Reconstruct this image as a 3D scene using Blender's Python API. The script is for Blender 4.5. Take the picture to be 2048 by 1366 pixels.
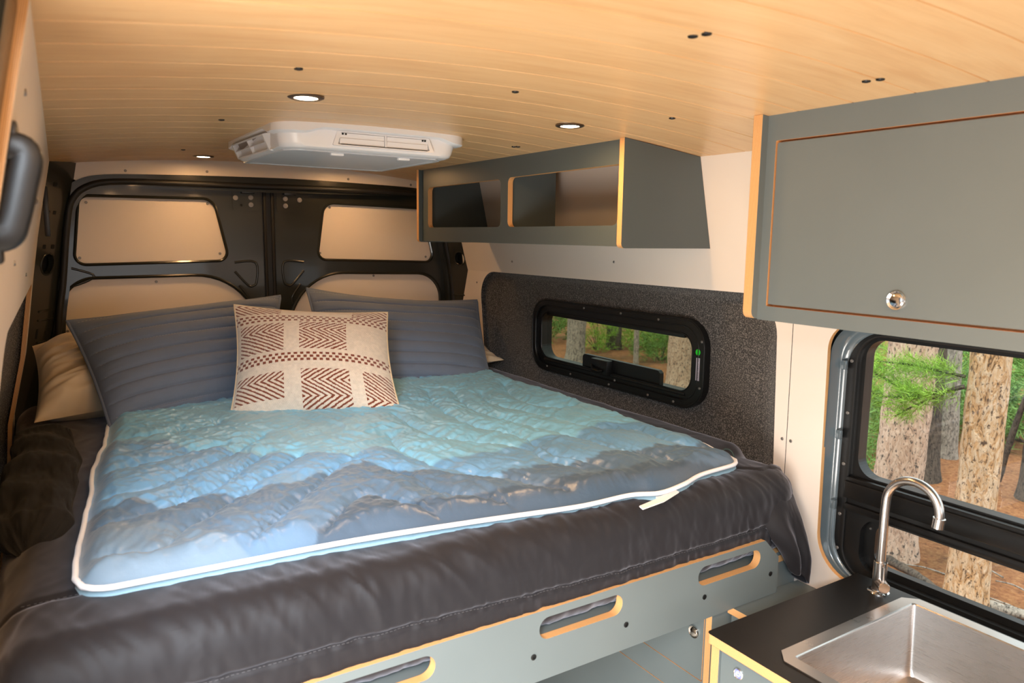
import bpy, bmesh, math, random
import numpy as np
from mathutils import Vector, Matrix, geometry, noise as mnoise

# ------------------------------------------------------------------ scene, camera, light
S = bpy.context.scene
COL = S.collection
for o in list(bpy.data.objects):
    bpy.data.objects.remove(o)
H = 1.70                                   # lens height above the van floor; geometry is measured from the lens
random.seed(7)
RNG = np.random.default_rng(7)

def srgb(r, g, b, a=1.0):
    f = lambda c: (c / 255) / 12.92 if c / 255 <= 0.04045 else ((c / 255 + 0.055) / 1.055) ** 2.4
    return (f(r), f(g), f(b), a)

cam = bpy.data.cameras.new('camera'); camo = bpy.data.objects.new('camera', cam); COL.objects.link(camo)
YAW, PIT, ROL = 0.56770402, 0.141352508, 0.013653766
cy, sy, cp, sp, cr, sr = math.cos(YAW), math.sin(YAW), math.cos(PIT), math.sin(PIT), math.cos(ROL), math.sin(ROL)
fw = Vector((sy * cp, cy * cp, -sp)); rt = Vector((cy, -sy, 0)); up = rt.cross(fw)
rt2 = rt * cr + up * sr; up2 = up * cr - rt * sr
camo.matrix_world = Matrix(((rt2.x, up2.x, -fw.x, 0), (rt2.y, up2.y, -fw.y, 0), (rt2.z, up2.z, -fw.z, 0), (0, 0, 0, 1)))
cam.sensor_width = 36; cam.lens = 36 * 1475.8 / 2048
cam.clip_start = 0.02; cam.clip_end = 200
cam.dof.use_dof = True; cam.dof.focus_distance = 2.3; cam.dof.aperture_fstop = 5.6
S.camera = camo
S.view_settings.view_transform = 'Standard'; S.view_settings.look = 'None'
S.view_settings.exposure = 0.0; S.view_settings.gamma = 1.0; S.view_settings.use_curve_mapping = False
S.cycles.use_denoising = True
S.cycles.max_bounces = 8; S.cycles.diffuse_bounces = 5; S.cycles.glossy_bounces = 4
S.cycles.transparent_max_bounces = 16
S.cycles.sample_clamp_indirect = 6.0
S.cycles.caustics_reflective = False; S.cycles.caustics_refractive = False

W = bpy.data.worlds.new('overcast_sky'); S.world = W; W.use_nodes = True
nt = W.node_tree; nt.nodes.clear()
bg = nt.nodes.new('ShaderNodeBackground'); wo = nt.nodes.new('ShaderNodeOutputWorld')
tc = nt.nodes.new('ShaderNodeTexCoord'); sx = nt.nodes.new('ShaderNodeSeparateXYZ'); cr_ = nt.nodes.new('ShaderNodeValToRGB')
cr_.color_ramp.elements[0].position = 0.45; cr_.color_ramp.elements[0].color = (0.62, 0.70, 0.78, 1)
cr_.color_ramp.elements[1].position = 0.9; cr_.color_ramp.elements[1].color = (0.86, 0.95, 1.0, 1)
mp = nt.nodes.new('ShaderNodeMapRange'); mp.inputs[1].default_value = -1; mp.inputs[2].default_value = 1
nt.links.new(tc.outputs['Generated'], sx.inputs[0]); nt.links.new(sx.outputs['Z'], mp.inputs[0])
nt.links.new(mp.outputs[0], cr_.inputs[0]); nt.links.new(cr_.outputs[0], bg.inputs[0]); nt.links.new(bg.outputs[0], wo.inputs[0])
bg.inputs[1].default_value = 2.2

def lamp(name, kind, loc, energy, color, **k):
    l = bpy.data.lights.new(name, kind); l.energy = energy; l.color = color
    o = bpy.data.objects.new(name, l); COL.objects.link(o); o.location = loc
    for a, b in k.items():
        if a == 'aim':
            o.rotation_euler = (Vector(b) - Vector(loc)).to_track_quat('-Z', 'Y').to_euler()
        else:
            setattr(l, a, b)
    return o
# soft sun through thin cloud, and the bright open sky that stands outside the open sliding door
lamp('sun', 'SUN', (0, 0, 8), 3.2, (1.0, 0.94, 0.85), angle=0.35, aim=(3.2, 1.2, 0))
lamp('door_daylight', 'AREA', (-0.58, -0.80, 0.80), 300, (0.84, 0.92, 1.0), shape='RECTANGLE', size=1.0, size_y=0.9, aim=(0.25, 1.3, -0.6))
lamp('cab_daylight', 'AREA', (0.80, -2.12, -0.40), 5, (1.0, 0.97, 0.93), shape='RECTANGLE', size=1.3, size_y=0.7, aim=(0.85, 1.0, 0.1))
lamp('door_fill_light', 'AREA', (-0.85, -0.10, -1.25), 82, (1.0, 0.95, 0.88), shape='RECTANGLE', size=1.3, size_y=1.1, aim=(0.85, 0.55, 0.27))  # added upward fill outside the door, brightens the ceiling

# ------------------------------------------------------------------ materials
def mat(name, color, rough=0.5, metal=0.0, **k):
    m = bpy.data.materials.new(name); m.use_nodes = True
    b = m.node_tree.nodes['Principled BSDF']
    b.inputs['Base Color'].default_value = color if len(color) == 4 else (*color, 1)
    b.inputs['Roughness'].default_value = rough; b.inputs['Metallic'].default_value = metal
    for a, v in k.items():
        b.inputs[a].default_value = v
    return m

class NB:
    """small node builder on one material"""
    def __init__(s, m):
        s.t = m.node_tree; s.b = s.t.nodes['Principled BSDF']
    def n(s, kind, **props):
        x = s.t.nodes.new(kind)
        for a, v in props.items():
            setattr(x, a, v)
        return x
    def l(s, a, b): s.t.links.new(a, b)
    def coord(s, out='Object', scale=(1, 1, 1), rot=(0, 0, 0), rnd=False):
        t = s.n('ShaderNodeTexCoord'); m = s.n('ShaderNodeMapping')
        m.inputs['Scale'].default_value = scale; m.inputs['Rotation'].default_value = rot
        s.l(t.outputs[out], m.inputs[0])
        if rnd:
            oi = s.n('ShaderNodeObjectInfo'); mu = s.n('ShaderNodeVectorMath', operation='SCALE')
            mu.inputs[0].default_value = (37, 61, 23); s.l(oi.outputs['Random'], mu.inputs['Scale'])
            s.l(mu.outputs[0], m.inputs['Location'])
        return m.outputs[0]
    def noise(s, vec, scale, detail=4, rough=0.55, dist=0.0):
        x = s.n('ShaderNodeTexNoise'); x.inputs['Scale'].default_value = scale; x.inputs['Detail'].default_value = detail
        x.inputs['Roughness'].default_value = rough; x.inputs['Distortion'].default_value = dist
        s.l(vec, x.inputs['Vector']); return x.outputs[0]
    def ramp(s, fac, stops):
        r = s.n('ShaderNodeValToRGB'); e = r.color_ramp.elements
        while len(e) < len(stops): e.new(0.5)
        for i, (p, c) in enumerate(stops):
            e[i].position = p; e[i].color = c if len(c) == 4 else (*c, 1)
        s.l(fac, r.inputs[0]); return r.outputs[0]
    def mix(s, fac, a, b, mode='MIX'):
        x = s.n('ShaderNodeMix', data_type='RGBA', blend_type=mode)
        for sock, v in ((x.inputs[0], fac), (x.inputs[6], a), (x.inputs[7], b)):
            if hasattr(v, 'is_linked') or isinstance(v, bpy.types.NodeSocket): s.l(v, sock)
            else: sock.default_value = v
        return x.outputs[2]
    def bump(s, h, strength=0.3, dist=0.01, prev=None):
        x = s.n('ShaderNodeBump'); x.inputs['Strength'].default_value = strength; x.inputs['Distance'].default_value = dist
        s.l(h, x.inputs['Height'])
        if prev is not None: s.l(prev, x.inputs['Normal'])
        s.l(x.outputs[0], s.b.inputs['Normal']); return x.outputs[0]
    def col(s, sock): s.l(sock, s.b.inputs['Base Color'])
    def rgh(s, sock): s.l(sock, s.b.inputs['Roughness'])

def m_wood_ceiling():
    m = mat('maple_laminate', srgb(222, 170, 112), 0.34); q = NB(m)
    v = q.coord('Object', (1.2, 14, 14), rnd=True)
    n1 = q.noise(v, 3.0, 6, 0.6, 0.6)
    v2 = q.coord('Object', (5, 160, 100), rnd=True)
    n2 = q.noise(v2, 2.0, 3)
    c1 = q.ramp(n1, [(0.30, srgb(219, 172, 120)), (0.5, srgb(227, 184, 132)), (0.72, srgb(232, 192, 142))])
    c2 = q.ramp(n2, [(0.35, (0.93, 0.92, 0.90, 1)), (0.6, (1, 1, 1, 1))])
    q.col(q.mix(0.6, c1, c2, 'MULTIPLY')); m.node_tree.nodes['Principled BSDF'].inputs['Specular IOR Level'].default_value = 0.55
    return m
def m_ply():
    m = mat('birch_ply_edge', srgb(214, 150, 84), 0.55); q = NB(m)
    uv = q.n('ShaderNodeUVMap'); s = q.n('ShaderNodeSeparateXYZ'); q.l(uv.outputs[0], s.inputs[0])
    w = q.n('ShaderNodeMath', operation='MULTIPLY'); w.inputs[1].default_value = 7.0; q.l(s.outputs['Y'], w.inputs[0])
    f = q.n('ShaderNodeMath', operation='FRACT'); q.l(w.outputs[0], f.inputs[0])
    v = q.coord('UV', (14, 40, 1)); n1 = q.noise(v, 4, 3)
    c = q.ramp(f.outputs[0], [(0.0, srgb(230, 182, 126)), (0.55, srgb(222, 168, 108)), (0.7, srgb(176, 122, 74)), (0.95, srgb(204, 150, 94))])
    c2 = q.ramp(n1, [(0.35, (0.82, 0.8, 0.78, 1)), (0.65, (1.05, 1.05, 1.05, 1))])
    q.col(q.mix(0.6, c, c2, 'MULTIPLY'))
    return m
def m_flat(name, c, rough, scale=60, amt=0.05, bump=0.0, **k):
    m = mat(name, c, rough, **k); q = NB(m)
    n1 = q.noise(q.coord('Object'), scale, 3)
    d = q.ramp(n1, [(0.3, (1 - amt,) * 3 + (1,)), (0.7, (1 + amt,) * 3 + (1,))])
    q.col(q.mix(1.0, c, d, 'MULTIPLY'))
    if bump: q.bump(n1, bump, 0.002)
    return m
def m_felt():
    m = mat('charcoal_felt', srgb(58, 55, 54), 0.95); q = NB(m)
    v = q.coord('Object'); n1 = q.noise(v, 300, 3, 0.7); n2 = q.noise(v, 9, 2)
    c = q.ramp(n1, [(0.36, srgb(18, 17, 17)), (0.5, srgb(50, 47, 45)), (0.64, srgb(128, 122, 117))])
    q.col(c); q.bump(n1, 0.6, 0.003)
    m.node_tree.nodes['Principled BSDF'].inputs['Sheen Weight'].default_value = 0.25
    return m
def m_cloth(name, c, rough=0.6, weave=900, bump=0.12, sheen=0.2, sheen_tint=(1, 1, 1, 1), var=0.06, spec=0.4):
    m = mat(name, c, rough); q = NB(m)
    v = q.coord('Object'); n1 = q.noise(v, weave, 2); n2 = q.noise(v, 7, 3)
    d = q.ramp(n2, [(0.3, (1 - var,) * 3 + (1,)), (0.7, (1 + var,) * 3 + (1,))])
    q.col(q.mix(1.0, c, d, 'MULTIPLY')); q.bump(n1, bump, 0.002)
    q.b.inputs['Sheen Weight'].default_value = sheen; q.b.inputs['Sheen Roughness'].default_value = 0.4
    q.b.inputs['Sheen Tint'].default_value = sheen_tint; q.b.inputs['Specular IOR Level'].default_value = spec
    return m
def m_attr(name, rough, sheen=0.2, weave=700, bump=0.15, spec=0.5):
    m = mat(name, (0.5, 0.5, 0.5), rough); q = NB(m)
    a = q.n('ShaderNodeVertexColor'); a.layer_name = 'Col'; q.col(a.outputs[0])
    q.bump(q.noise(q.coord('Object'), weave, 3), bump, 0.003)
    q.b.inputs['Sheen Weight'].default_value = sheen; q.b.inputs['Specular IOR Level'].default_value = spec
    return m
def m_bark(name, light, mid, dark, spots=0.5):
    m = mat(name, mid, 0.9); q = NB(m)
    v = q.coord('Object', (1, 1, 0.35), rnd=True); n1 = q.noise(v, 26, 6, 0.7, 1.2)
    vo = q.n('ShaderNodeTexVoronoi'); vo.inputs['Scale'].default_value = 40; q.l(v, vo.inputs['Vector'])
    c = q.ramp(n1, [(0.34, dark), (0.43, mid), (0.58, light), (0.75, mid)])
    v2 = q.coord('Object', (1, 1, 0.6), rnd=True); n2 = q.noise(v2, 52, 4, 0.65)
    k = q.ramp(n2, [(0.36, (1, 1, 1, 1)), (0.45, (0, 0, 0, 1))])
    q.col(q.mix(k, c, dark)); q.bump(n1, 0.9, 0.02)
    return m
def m_ground():
    m = mat('pine_needle_ground', srgb(160, 110, 70), 0.95); q = NB(m)
    v = q.coord('Object'); n1 = q.noise(v, 1.1, 5); n2 = q.noise(v, 24, 6, 0.75)
    c = q.ramp(n2, [(0.3, srgb(104, 66, 42)), (0.48, srgb(172, 118, 78)), (0.62, srgb(196, 146, 100)), (0.78, srgb(224, 188, 146))])
    d = q.ramp(n1, [(0.35, srgb(150, 150, 120)), (0.5, srgb(235, 220, 205)), (0.7, srgb(255, 235, 215))])
    q.col(q.mix(0.8, c, d, 'MULTIPLY')); q.bump(n2, 0.8, 0.05)
    return m
def m_glass(name, tint, refl=1.0):
    m = bpy.data.materials.new(name); m.use_nodes = True; t = m.node_tree; t.nodes.clear()
    o = t.nodes.new('ShaderNodeOutputMaterial'); mx = t.nodes.new('ShaderNodeMixShader')
    tr = t.nodes.new('ShaderNodeBsdfTransparent'); gl = t.nodes.new('ShaderNodeBsdfGlossy'); fr = t.nodes.new('ShaderNodeFresnel')
    tr.inputs[0].default_value = (*tint, 1); gl.inputs['Roughness'].default_value = 0.02; fr.inputs[0].default_value = 1.45
    gl.inputs[0].default_value = (refl, refl, refl, 1)
    ge = t.nodes.new('ShaderNodeNewGeometry'); ma = t.nodes.new('ShaderNodeMath'); ma.operation = 'SUBTRACT'; ma.inputs[0].default_value = 1.0; t.links.new(ge.outputs['Backfacing'], ma.inputs[1])
    mu = t.nodes.new('ShaderNodeMath'); mu.operation = 'MULTIPLY'; t.links.new(fr.outputs[0], mu.inputs[0]); t.links.new(ma.outputs[0], mu.inputs[1])
    t.links.new(mu.outputs[0], mx.inputs[0]); t.links.new(tr.outputs[0], mx.inputs[1]); t.links.new(gl.outputs[0], mx.inputs[2]); t.links.new(mx.outputs[0], o.inputs[0])
    return m
def m_emit(name, c, s):
    m = bpy.data.materials.new(name); m.use_nodes = True; t = m.node_tree; t.nodes.clear()
    o = t.nodes.new('ShaderNodeOutputMaterial'); e = t.nodes.new('ShaderNodeEmission'); e.inputs[0].default_value = (*c, 1); e.inputs[1].default_value = s
    t.links.new(e.outputs[0], o.inputs[0]); return m
def m_steel():
    m = mat('brushed_steel', (0.62, 0.58, 0.55), 0.3, 1.0); q = NB(m)
    n1 = q.noise(q.coord('Object', (5, 5, 220)), 3, 3)
    q.rgh(q.ramp(n1, [(0.3, (0.25,) * 3 + (1,)), (0.7, (0.33,) * 3 + (1,))])); q.bump(n1, 0.006, 0.0005)
    return m

WOOD = m_wood_ceiling(); PLY = m_ply()
CREAM = m_flat('cream_wall_panel', srgb(226, 214, 202), 0.42, 4, 0.02)
LAM = m_flat('blue_grey_laminate', srgb(102, 110, 110), 0.38, 5, 0.03)
LAM_DARK = m_flat('slate_laminate', srgb(80, 89, 90), 0.38, 5, 0.03)
FELT = m_felt()
PAINT = mat('dark_body_paint', srgb(40, 41, 37), 0.24, 0.0, **{'Coat Weight': 0.25, 'Coat Roughness': 0.06, 'Specular IOR Level': 0.3})
PAINT_BLUE = mat('slate_body_paint', srgb(88, 100, 106), 0.2, 0.0, **{'Coat Weight': 0.6, 'Coat Roughness': 0.06})
RUBBER = mat('black_rubber', srgb(20, 19, 18), 0.55)
BLACK = m_flat('black_plastic', srgb(18, 18, 18), 0.36, 80, 0.04)
BLACK_MATT = mat('black_hole', srgb(8, 8, 8), 0.9)
WHITE = mat('white_plastic', srgb(232, 232, 234), 0.3)
WHITE_GREY = mat('grey_white_plastic', srgb(205, 208, 212), 0.35)
CHROME = mat('chrome', (0.78, 0.77, 0.75), 0.12, 1.0)
STEEL = m_steel()
NICKEL = mat('satin_nickel', (0.66, 0.62, 0.59), 0.24, 1.0)
SCREW = mat('screw_metal', (0.30, 0.28, 0.26), 0.5, 0.8)
COUNTER = m_flat('black_worktop', srgb(20, 18, 17), 0.4, 30, 0.15, 0.02)
GLASS = m_glass('clear_glass', (0.95, 0.97, 0.95)); GLASS_T = m_glass('tinted_glass', (0.60, 0.62, 0.55), 0.5)
LENS = m_emit('lit_lens', (1.0, 0.86, 0.66), 22.0)
GREYQ = m_cloth('grey_quilted_cotton', srgb(100, 110, 128), 0.72, 800, 0.1, 0.25)
STITCH = mat('stitch_thread', srgb(150, 156, 166), 0.8)
STITCH_D = mat('grey_thread', srgb(70, 68, 70), 0.8)
BLACKC = m_cloth('black_satin_cotton', srgb(24, 22, 25), 0.66, 900, 0.05, 0.6, srgb(190, 190, 200), 0.06, 0.3)
BLACKB = m_cloth('black_fleece', srgb(16, 14, 13), 0.85, 500, 0.2, 0.05)
CREAMC = m_cloth('cream_cotton', srgb(216, 196, 166), 0.75, 700, 0.1, 0.2)
QUILT = m_attr('printed_nylon', 0.34, 0.12, 110, 0.22, 0.6)
WOOLM = m_attr('woven_wool', 0.9, 0.4, 420, 0.7, 0.2)
PIPING = m_cloth('white_piping_cord', srgb(240, 240, 244), 0.6, 600, 0.1)
TAGM = m_cloth('white_tape', srgb(236, 228, 222), 0.7, 500, 0.1)

# ------------------------------------------------------------------ helpers
def link(name, me, m, parent=None, smooth=False):
    """mesh in lens coordinates -> object; a child keeps its vertices relative to its parent's place"""
    o = bpy.data.objects.new(name, me); COL.objects.link(o)
    for x in (m if isinstance(m, (list, tuple)) else [m]): me.materials.append(x)
    if smooth is True:
        me.polygons.foreach_set('use_smooth', [True] * len(me.polygons))
    elif smooth:
        me.polygons.foreach_set('use_smooth', [True] * len(me.polygons)); me.set_sharp_from_angle(angle=smooth)
    if parent is not None:
        base = Vector(parent['base']) if 'base' in parent else Vector((0, 0, 0))
        me.transform(Matrix.Translation(-base)); o.parent = parent
        if 'base' in parent: o['base'] = tuple(base)
    return o
def from_bm(name, bm, m, parent=None, smooth=False):
    me = bpy.data.meshes.new(name); bm.normal_update(); bm.to_mesh(me); bm.free()
    return link(name, me, m, parent, smooth)
def from_py(name, v, f, m, parent=None, smooth=False):
    me = bpy.data.meshes.new(name); me.from_pydata([tuple(map(float, p)) for p in v], [], [tuple(map(int, q)) for q in f]); me.update()
    return link(name, me, m, parent, smooth)
def thing(name, label, cat, base, group=None):
    o = bpy.data.objects.new(name, None); COL.objects.link(o); o.location = base; o.empty_display_size = 0.05
    o['base'] = tuple(map(float, base)); o['label'] = label; o['category'] = cat
    if group: o['group'] = group
    return o
def tag(o, label, cat, group=None):
    o['label'] = label; o['category'] = cat
    if group: o['group'] = group
    return o
def struct(name, base=(0, 0, 0)):
    o = bpy.data.objects.new(name, None); COL.objects.link(o); o.location = base; o['base'] = tuple(map(float, base)); o['kind'] = 'structure'
    return o
def anchor(o, p):
    """put a single-mesh thing's origin at p"""
    o.data.transform(Matrix.Translation(-Vector(p))); o.location = p; o['base'] = tuple(map(float, p)); return o

def rpoly(pts, r, seg=6):
    """polygon with filleted corners; r is one radius or one per corner"""
    n = len(pts); out = []
    rs = r if isinstance(r, (list, tuple)) else [r] * n
    for i in range(n):
        p = Vector(pts[i][:2]); a = Vector(pts[i - 1][:2]); b = Vector(pts[(i + 1) % n][:2]); q = rs[i]
        if q <= 0: out.append((p.x, p.y)); continue
        u = (a - p).normalized(); w = (b - p).normalized(); ang = u.angle(w); d = q / math.tan(ang / 2)
        d = min(d, 0.49 * (a - p).length, 0.49 * (b - p).length); q2 = d * math.tan(ang / 2)
        c = p + (u + w).normalized() * (q2 / math.sin(ang / 2))
        s = p + u * d - c; e = p + w * d - c
        a0 = math.atan2(s.y, s.x); a1 = math.atan2(e.y, e.x); da = (a1 - a0 + math.pi) % (2 * math.pi) - math.pi
        for k in range(seg + 1):
            t = a0 + da * k / seg; out.append((c.x + q2 * math.cos(t), c.y + q2 * math.sin(t)))
    return out
def rrect(x0, x1, y0, y1, r, seg=6): return rpoly([(x0, y0), (x1, y0), (x1, y1), (x0, y1)], r, seg)
def circle(x, y, r, n=20): return [(x + r * math.cos(2 * math.pi * k / n), y + r * math.sin(2 * math.pi * k / n)) for k in range(n)]

def extrude_flat(name, outline, holes, mats, fmap, bmap, parent=None, cuts=(), smooth=False):
    """2D polygon with holes -> solid: fmap / bmap turn (u,v) into the near and the far face; mats = face, edge"""
    loops = [[Vector((p[0], p[1], 0)) for p in L] for L in [outline] + list(holes)]
    flat = [p for L in loops for p in L]; tris = geometry.tessellate_polygon(loops)
    bm = bmesh.new(); vs = [bm.verts.new(p) for p in flat]
    for t in tris:
        try: bm.faces.new([vs[i] for i in t])
        except ValueError: pass
    bmesh.ops.recalc_face_normals(bm, faces=bm.faces)
    for ax, val in cuts:
        no = (1, 0, 0) if ax == 0 else (0, 1, 0); co = (val, 0, 0) if ax == 0 else (0, val, 0)
        bmesh.ops.bisect_plane(bm, geom=bm.verts[:] + bm.edges[:] + bm.faces[:], plane_co=co, plane_no=no, dist=1e-6)
    if bm.faces and sum(f.normal.z * f.calc_area() for f in bm.faces) < 0:
        bmesh.ops.reverse_faces(bm, faces=bm.faces[:])
    bm.verts.index_update(); uv2 = [(v.co.x, v.co.y) for v in bm.verts]; n = len(uv2)
    V = [fmap(*p) for p in uv2] + [bmap(*p) for p in uv2]; F = []; M = []; UV = []
    for f in bm.faces:
        ix = [v.index for v in f.verts]
        F.append(ix); M.append(0); UV.append([uv2[i] for i in ix])
        F.append([i + n for i in ix[::-1]]); M.append(0); UV.append([uv2[i] for i in ix[::-1]])
    for f in bm.faces:
        for l in f.loops:
            if len(l.edge.link_faces) == 1:
                a, b = l.vert.index, l.link_loop_next.vert.index
                F.append([b, a, a + n, b + n]); M.append(1)
                s0 = uv2[a][0] + uv2[a][1]; s1 = uv2[b][0] + uv2[b][1]
                UV.append([(s1, 0), (s0, 0), (s0, 1), (s1, 1)])
    bm.free()
    me = bpy.data.meshes.new(name); me.from_pydata([tuple(p) for p in V], [], F); me.update()
    me.polygons.foreach_set('material_index', M)
    ul = me.uv_layers.new(name='UVMap'); ul.data.foreach_set('uv', [c for q in UV for p in q for c in p])
    bm2 = bmesh.new(); bm2.from_mesh(me); bmesh.ops.recalc_face_normals(bm2, faces=bm2.faces); bm2.to_mesh(me); bm2.free()
    return link(name, me, mats, parent, smooth)
def board(name, outline, holes, mats, O, U, V, thick, parent=None, smooth=False):
    """flat board: outline in the (U,V) plane through O, near face there, body behind it along U x V * thick"""
    O, U, V = Vector(O), Vector(U), Vector(V); N = U.cross(V).normalized() * thick
    return extrude_flat(name, outline, holes, mats, lambda a, b: O + U * a + V * b, lambda a, b: O + U * a + V * b + N, parent, (), smooth)
def box(name, lo, hi, m, parent=None, bevel=0.0, seg=2):
    bm = bmesh.new(); bmesh.ops.create_cube(bm, size=1)
    lo, hi = Vector(lo), Vector(hi)
    for v in bm.verts: v.co = Vector(((v.co.x + .5) * (hi.x - lo.x) + lo.x, (v.co.y + .5) * (hi.y - lo.y) + lo.y, (v.co.z + .5) * (hi.z - lo.z) + lo.z))
    if bevel: bmesh.ops.bevel(bm, geom=bm.edges[:], offset=bevel, segments=seg, affect='EDGES', profile=0.5)
    return from_bm(name, bm, m, parent, math.radians(40) if bevel else False)
def tube_data(path, r, n=8, closed=False, cap=True):
    P = [Vector(p) for p in path]; k = len(P); V = []; F = []
    rs = r if isinstance(r, (list, tuple)) else [r] * k
    prev = None
    for i in range(k):
        a = P[i - 1] if (i > 0 or closed) else P[i]; b = P[(i + 1) % k] if (i < k - 1 or closed) else P[i]
        t = (b - a); t = t.normalized() if t.length > 1e-9 else Vector((0, 0, 1))
        if prev is None:
            h = Vector((0, 0, 1)) if abs(t.z) < 0.9 else Vector((1, 0, 0)); x = t.cross(h).normalized()
        else:
            x = (prev - t * prev.dot(t)); x = x.normalized() if x.length > 1e-6 else t.orthogonal().normalized()
        prev = x; y = t.cross(x)
        for j in range(n):
            an = 2 * math.pi * j / n; V.append(P[i] + (x * math.cos(an) + y * math.sin(an)) * rs[i])
    for i in range(k if closed else k - 1):
        for j in range(n):
            F.append((i * n + j, i * n + (j + 1) % n, ((i + 1) % k) * n + (j + 1) % n, ((i + 1) % k) * n + j))
    if cap and not closed:
        F.append(tuple(range(n))[::-1]); F.append(tuple((k - 1) * n + j for j in range(n)))
    return V, F
def tube(name, path, r, m, parent=None, n=8, closed=False):
    V, F = tube_data(path, r, n, closed); return from_py(name, V, F, m, parent, math.radians(50))
def merge(parts):
    V = []; F = []
    for v, f in parts:
        o = len(V); V += list(v); F += [tuple(i + o for i in q) for q in f]
    return V, F
def lathe(name, prof, O, axis, m, parent=None, n=24):
    """prof = (radius, height along axis) pairs"""
    O = Vector(O); a = Vector(axis).normalized(); x = a.orthogonal().normalized(); y = a.cross(x); V = []; F = []
    for r, h in prof:
        for j in range(n):
            t = 2 * math.pi * j / n; V.append(O + a * h + (x * math.cos(t) + y * math.sin(t)) * max(r, 1e-5))
    for i in range(len(prof) - 1):
        for j in range(n): F.append((i * n + j, i * n + (j + 1) % n, (i + 1) * n + (j + 1) % n, (i + 1) * n + j))
    F.append(tuple(range(n))[::-1]); F.append(tuple((len(prof) - 1) * n + j for j in range(n)))
    me = bpy.data.meshes.new(name); me.from_pydata([tuple(p) for p in V], [], F)
    bm = bmesh.new(); bm.from_mesh(me); bmesh.ops.recalc_face_normals(bm, faces=bm.faces); bm.to_mesh(me); bm.free()
    return link(name, me, m, parent, math.radians(35))
def catmull(pts, n=8, closed=False):
    P = [Vector(p) for p in pts]; k = len(P); out = []
    for i in range(k if closed else k - 1):
        g = lambda j: P[j % k] if closed else P[max(0, min(k - 1, j))]
        a, b, c, d = g(i - 1), g(i), g(i + 1), g(i + 2)
        for s in range(n):
            t = s / n
            out.append(0.5 * ((2 * b) + (c - a) * t + (2 * a - 5 * b + 4 * c - d) * t * t + (3 * b - a - 3 * c + d) * t ** 3))
    if not closed: out.append(P[-1])
    return out
# vectorised value noise
_T = RNG.random(65536)
def vnoise(x, y, z=0.0):
    x, y, z = np.broadcast_arrays(np.asarray(x, float), np.asarray(y, float), np.asarray(z, float))
    xi, yi, zi = np.floor(x).astype(int), np.floor(y).astype(int), np.floor(z).astype(int)
    fx, fy, fz = x - xi, y - yi, z - zi
    fx, fy, fz = (f * f * (3 - 2 * f) for f in (fx, fy, fz))
    h = lambda a, b, c: _T[(a * 73856093 ^ b * 19349663 ^ c * 83492791) & 65535]
    L = lambda a, b, t: a + (b - a) * t
    return L(L(L(h(xi, yi, zi), h(xi + 1, yi, zi), fx), L(h(xi, yi + 1, zi), h(xi + 1, yi + 1, zi), fx), fy),
             L(L(h(xi, yi, zi + 1), h(xi + 1, yi, zi + 1), fx), L(h(xi, yi + 1, zi + 1), h(xi + 1, yi + 1, zi + 1), fx), fy), fz) * 2 - 1
def fbm(x, y, z=0.0, o=4):
    s = 0; a = 1.0
    for k in range(o):
        s = s + a * vnoise(x * 2 ** k + 17 * k, y * 2 ** k + 31 * k, z * 2 ** k); a *= 0.5
    return s / 1.8
def smooth01(a, b, x):
    t = np.clip((x - a) / (b - a), 0, 1); return t * t * (3 - 2 * t)
def grid_faces(nu, nv, off=0, flip=False):
    i, j = np.meshgrid(np.arange(nu - 1), np.arange(nv - 1), indexing='ij')
    a = (i * nv + j).ravel() + off; q = np.stack([a, a + nv, a + nv + 1, a + 1], 1)
    return q[:, ::-1] if flip else q
def np_mesh(name, V, F, m, parent=None, cols=None, smooth=True):
    me = bpy.data.meshes.new(name); me.vertices.add(len(V)); me.vertices.foreach_set('co', np.ascontiguousarray(V, np.float32).ravel())
    F = np.asarray(F); me.loops.add(F.size); me.loops.foreach_set('vertex_index', F.ravel().astype(np.int32))
    me.polygons.add(len(F)); me.polygons.foreach_set('loop_start', (np.arange(len(F)) * F.shape[1]).astype(np.int32))
    me.update(calc_edges=True); me.validate()
    if cols is not None:
        a = me.color_attributes.new('Col', 'FLOAT_COLOR', 'POINT')
        c = np.ones((len(V), 4), np.float32); c[:, :3] = cols; a.data.foreach_set('color', c.ravel())
    return link(name, me, m, parent, smooth)
def disc_screw(p, axis, r, m, parent, name='screw', h=0.003):
    return lathe(name, [(r, 0), (r, h * .5), (r * .75, h), (r * .35, h), (r * .3, h * .4)], p, axis, m, parent, 12)

# ------------------------------------------------------------------ van shell
def zceil(x): return 0.270 - 0.05 * ((x - 0.775) / 0.745) ** 2
def xr(z, y=0):                       # inner face of the right wall
    return float(np.interp(z, [-1.7, -0.9, -0.15, -0.025, 0.22, 0.30], [1.61, 1.61, 1.60, 1.575, 1.52, 1.50]))
def xl(z, y):                         # inner face of the left wall; the van narrows a little to the rear
    b = float(np.interp(z, [-1.7, -0.9, -0.6, -0.45, -0.30, -0.17, 0.0, 0.22, 0.30], [-.13, -.13, -.105, -.068, -.045, -.027, .0, .043, .048]))
    return b + 0.018 * (y - 2.8)

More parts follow.
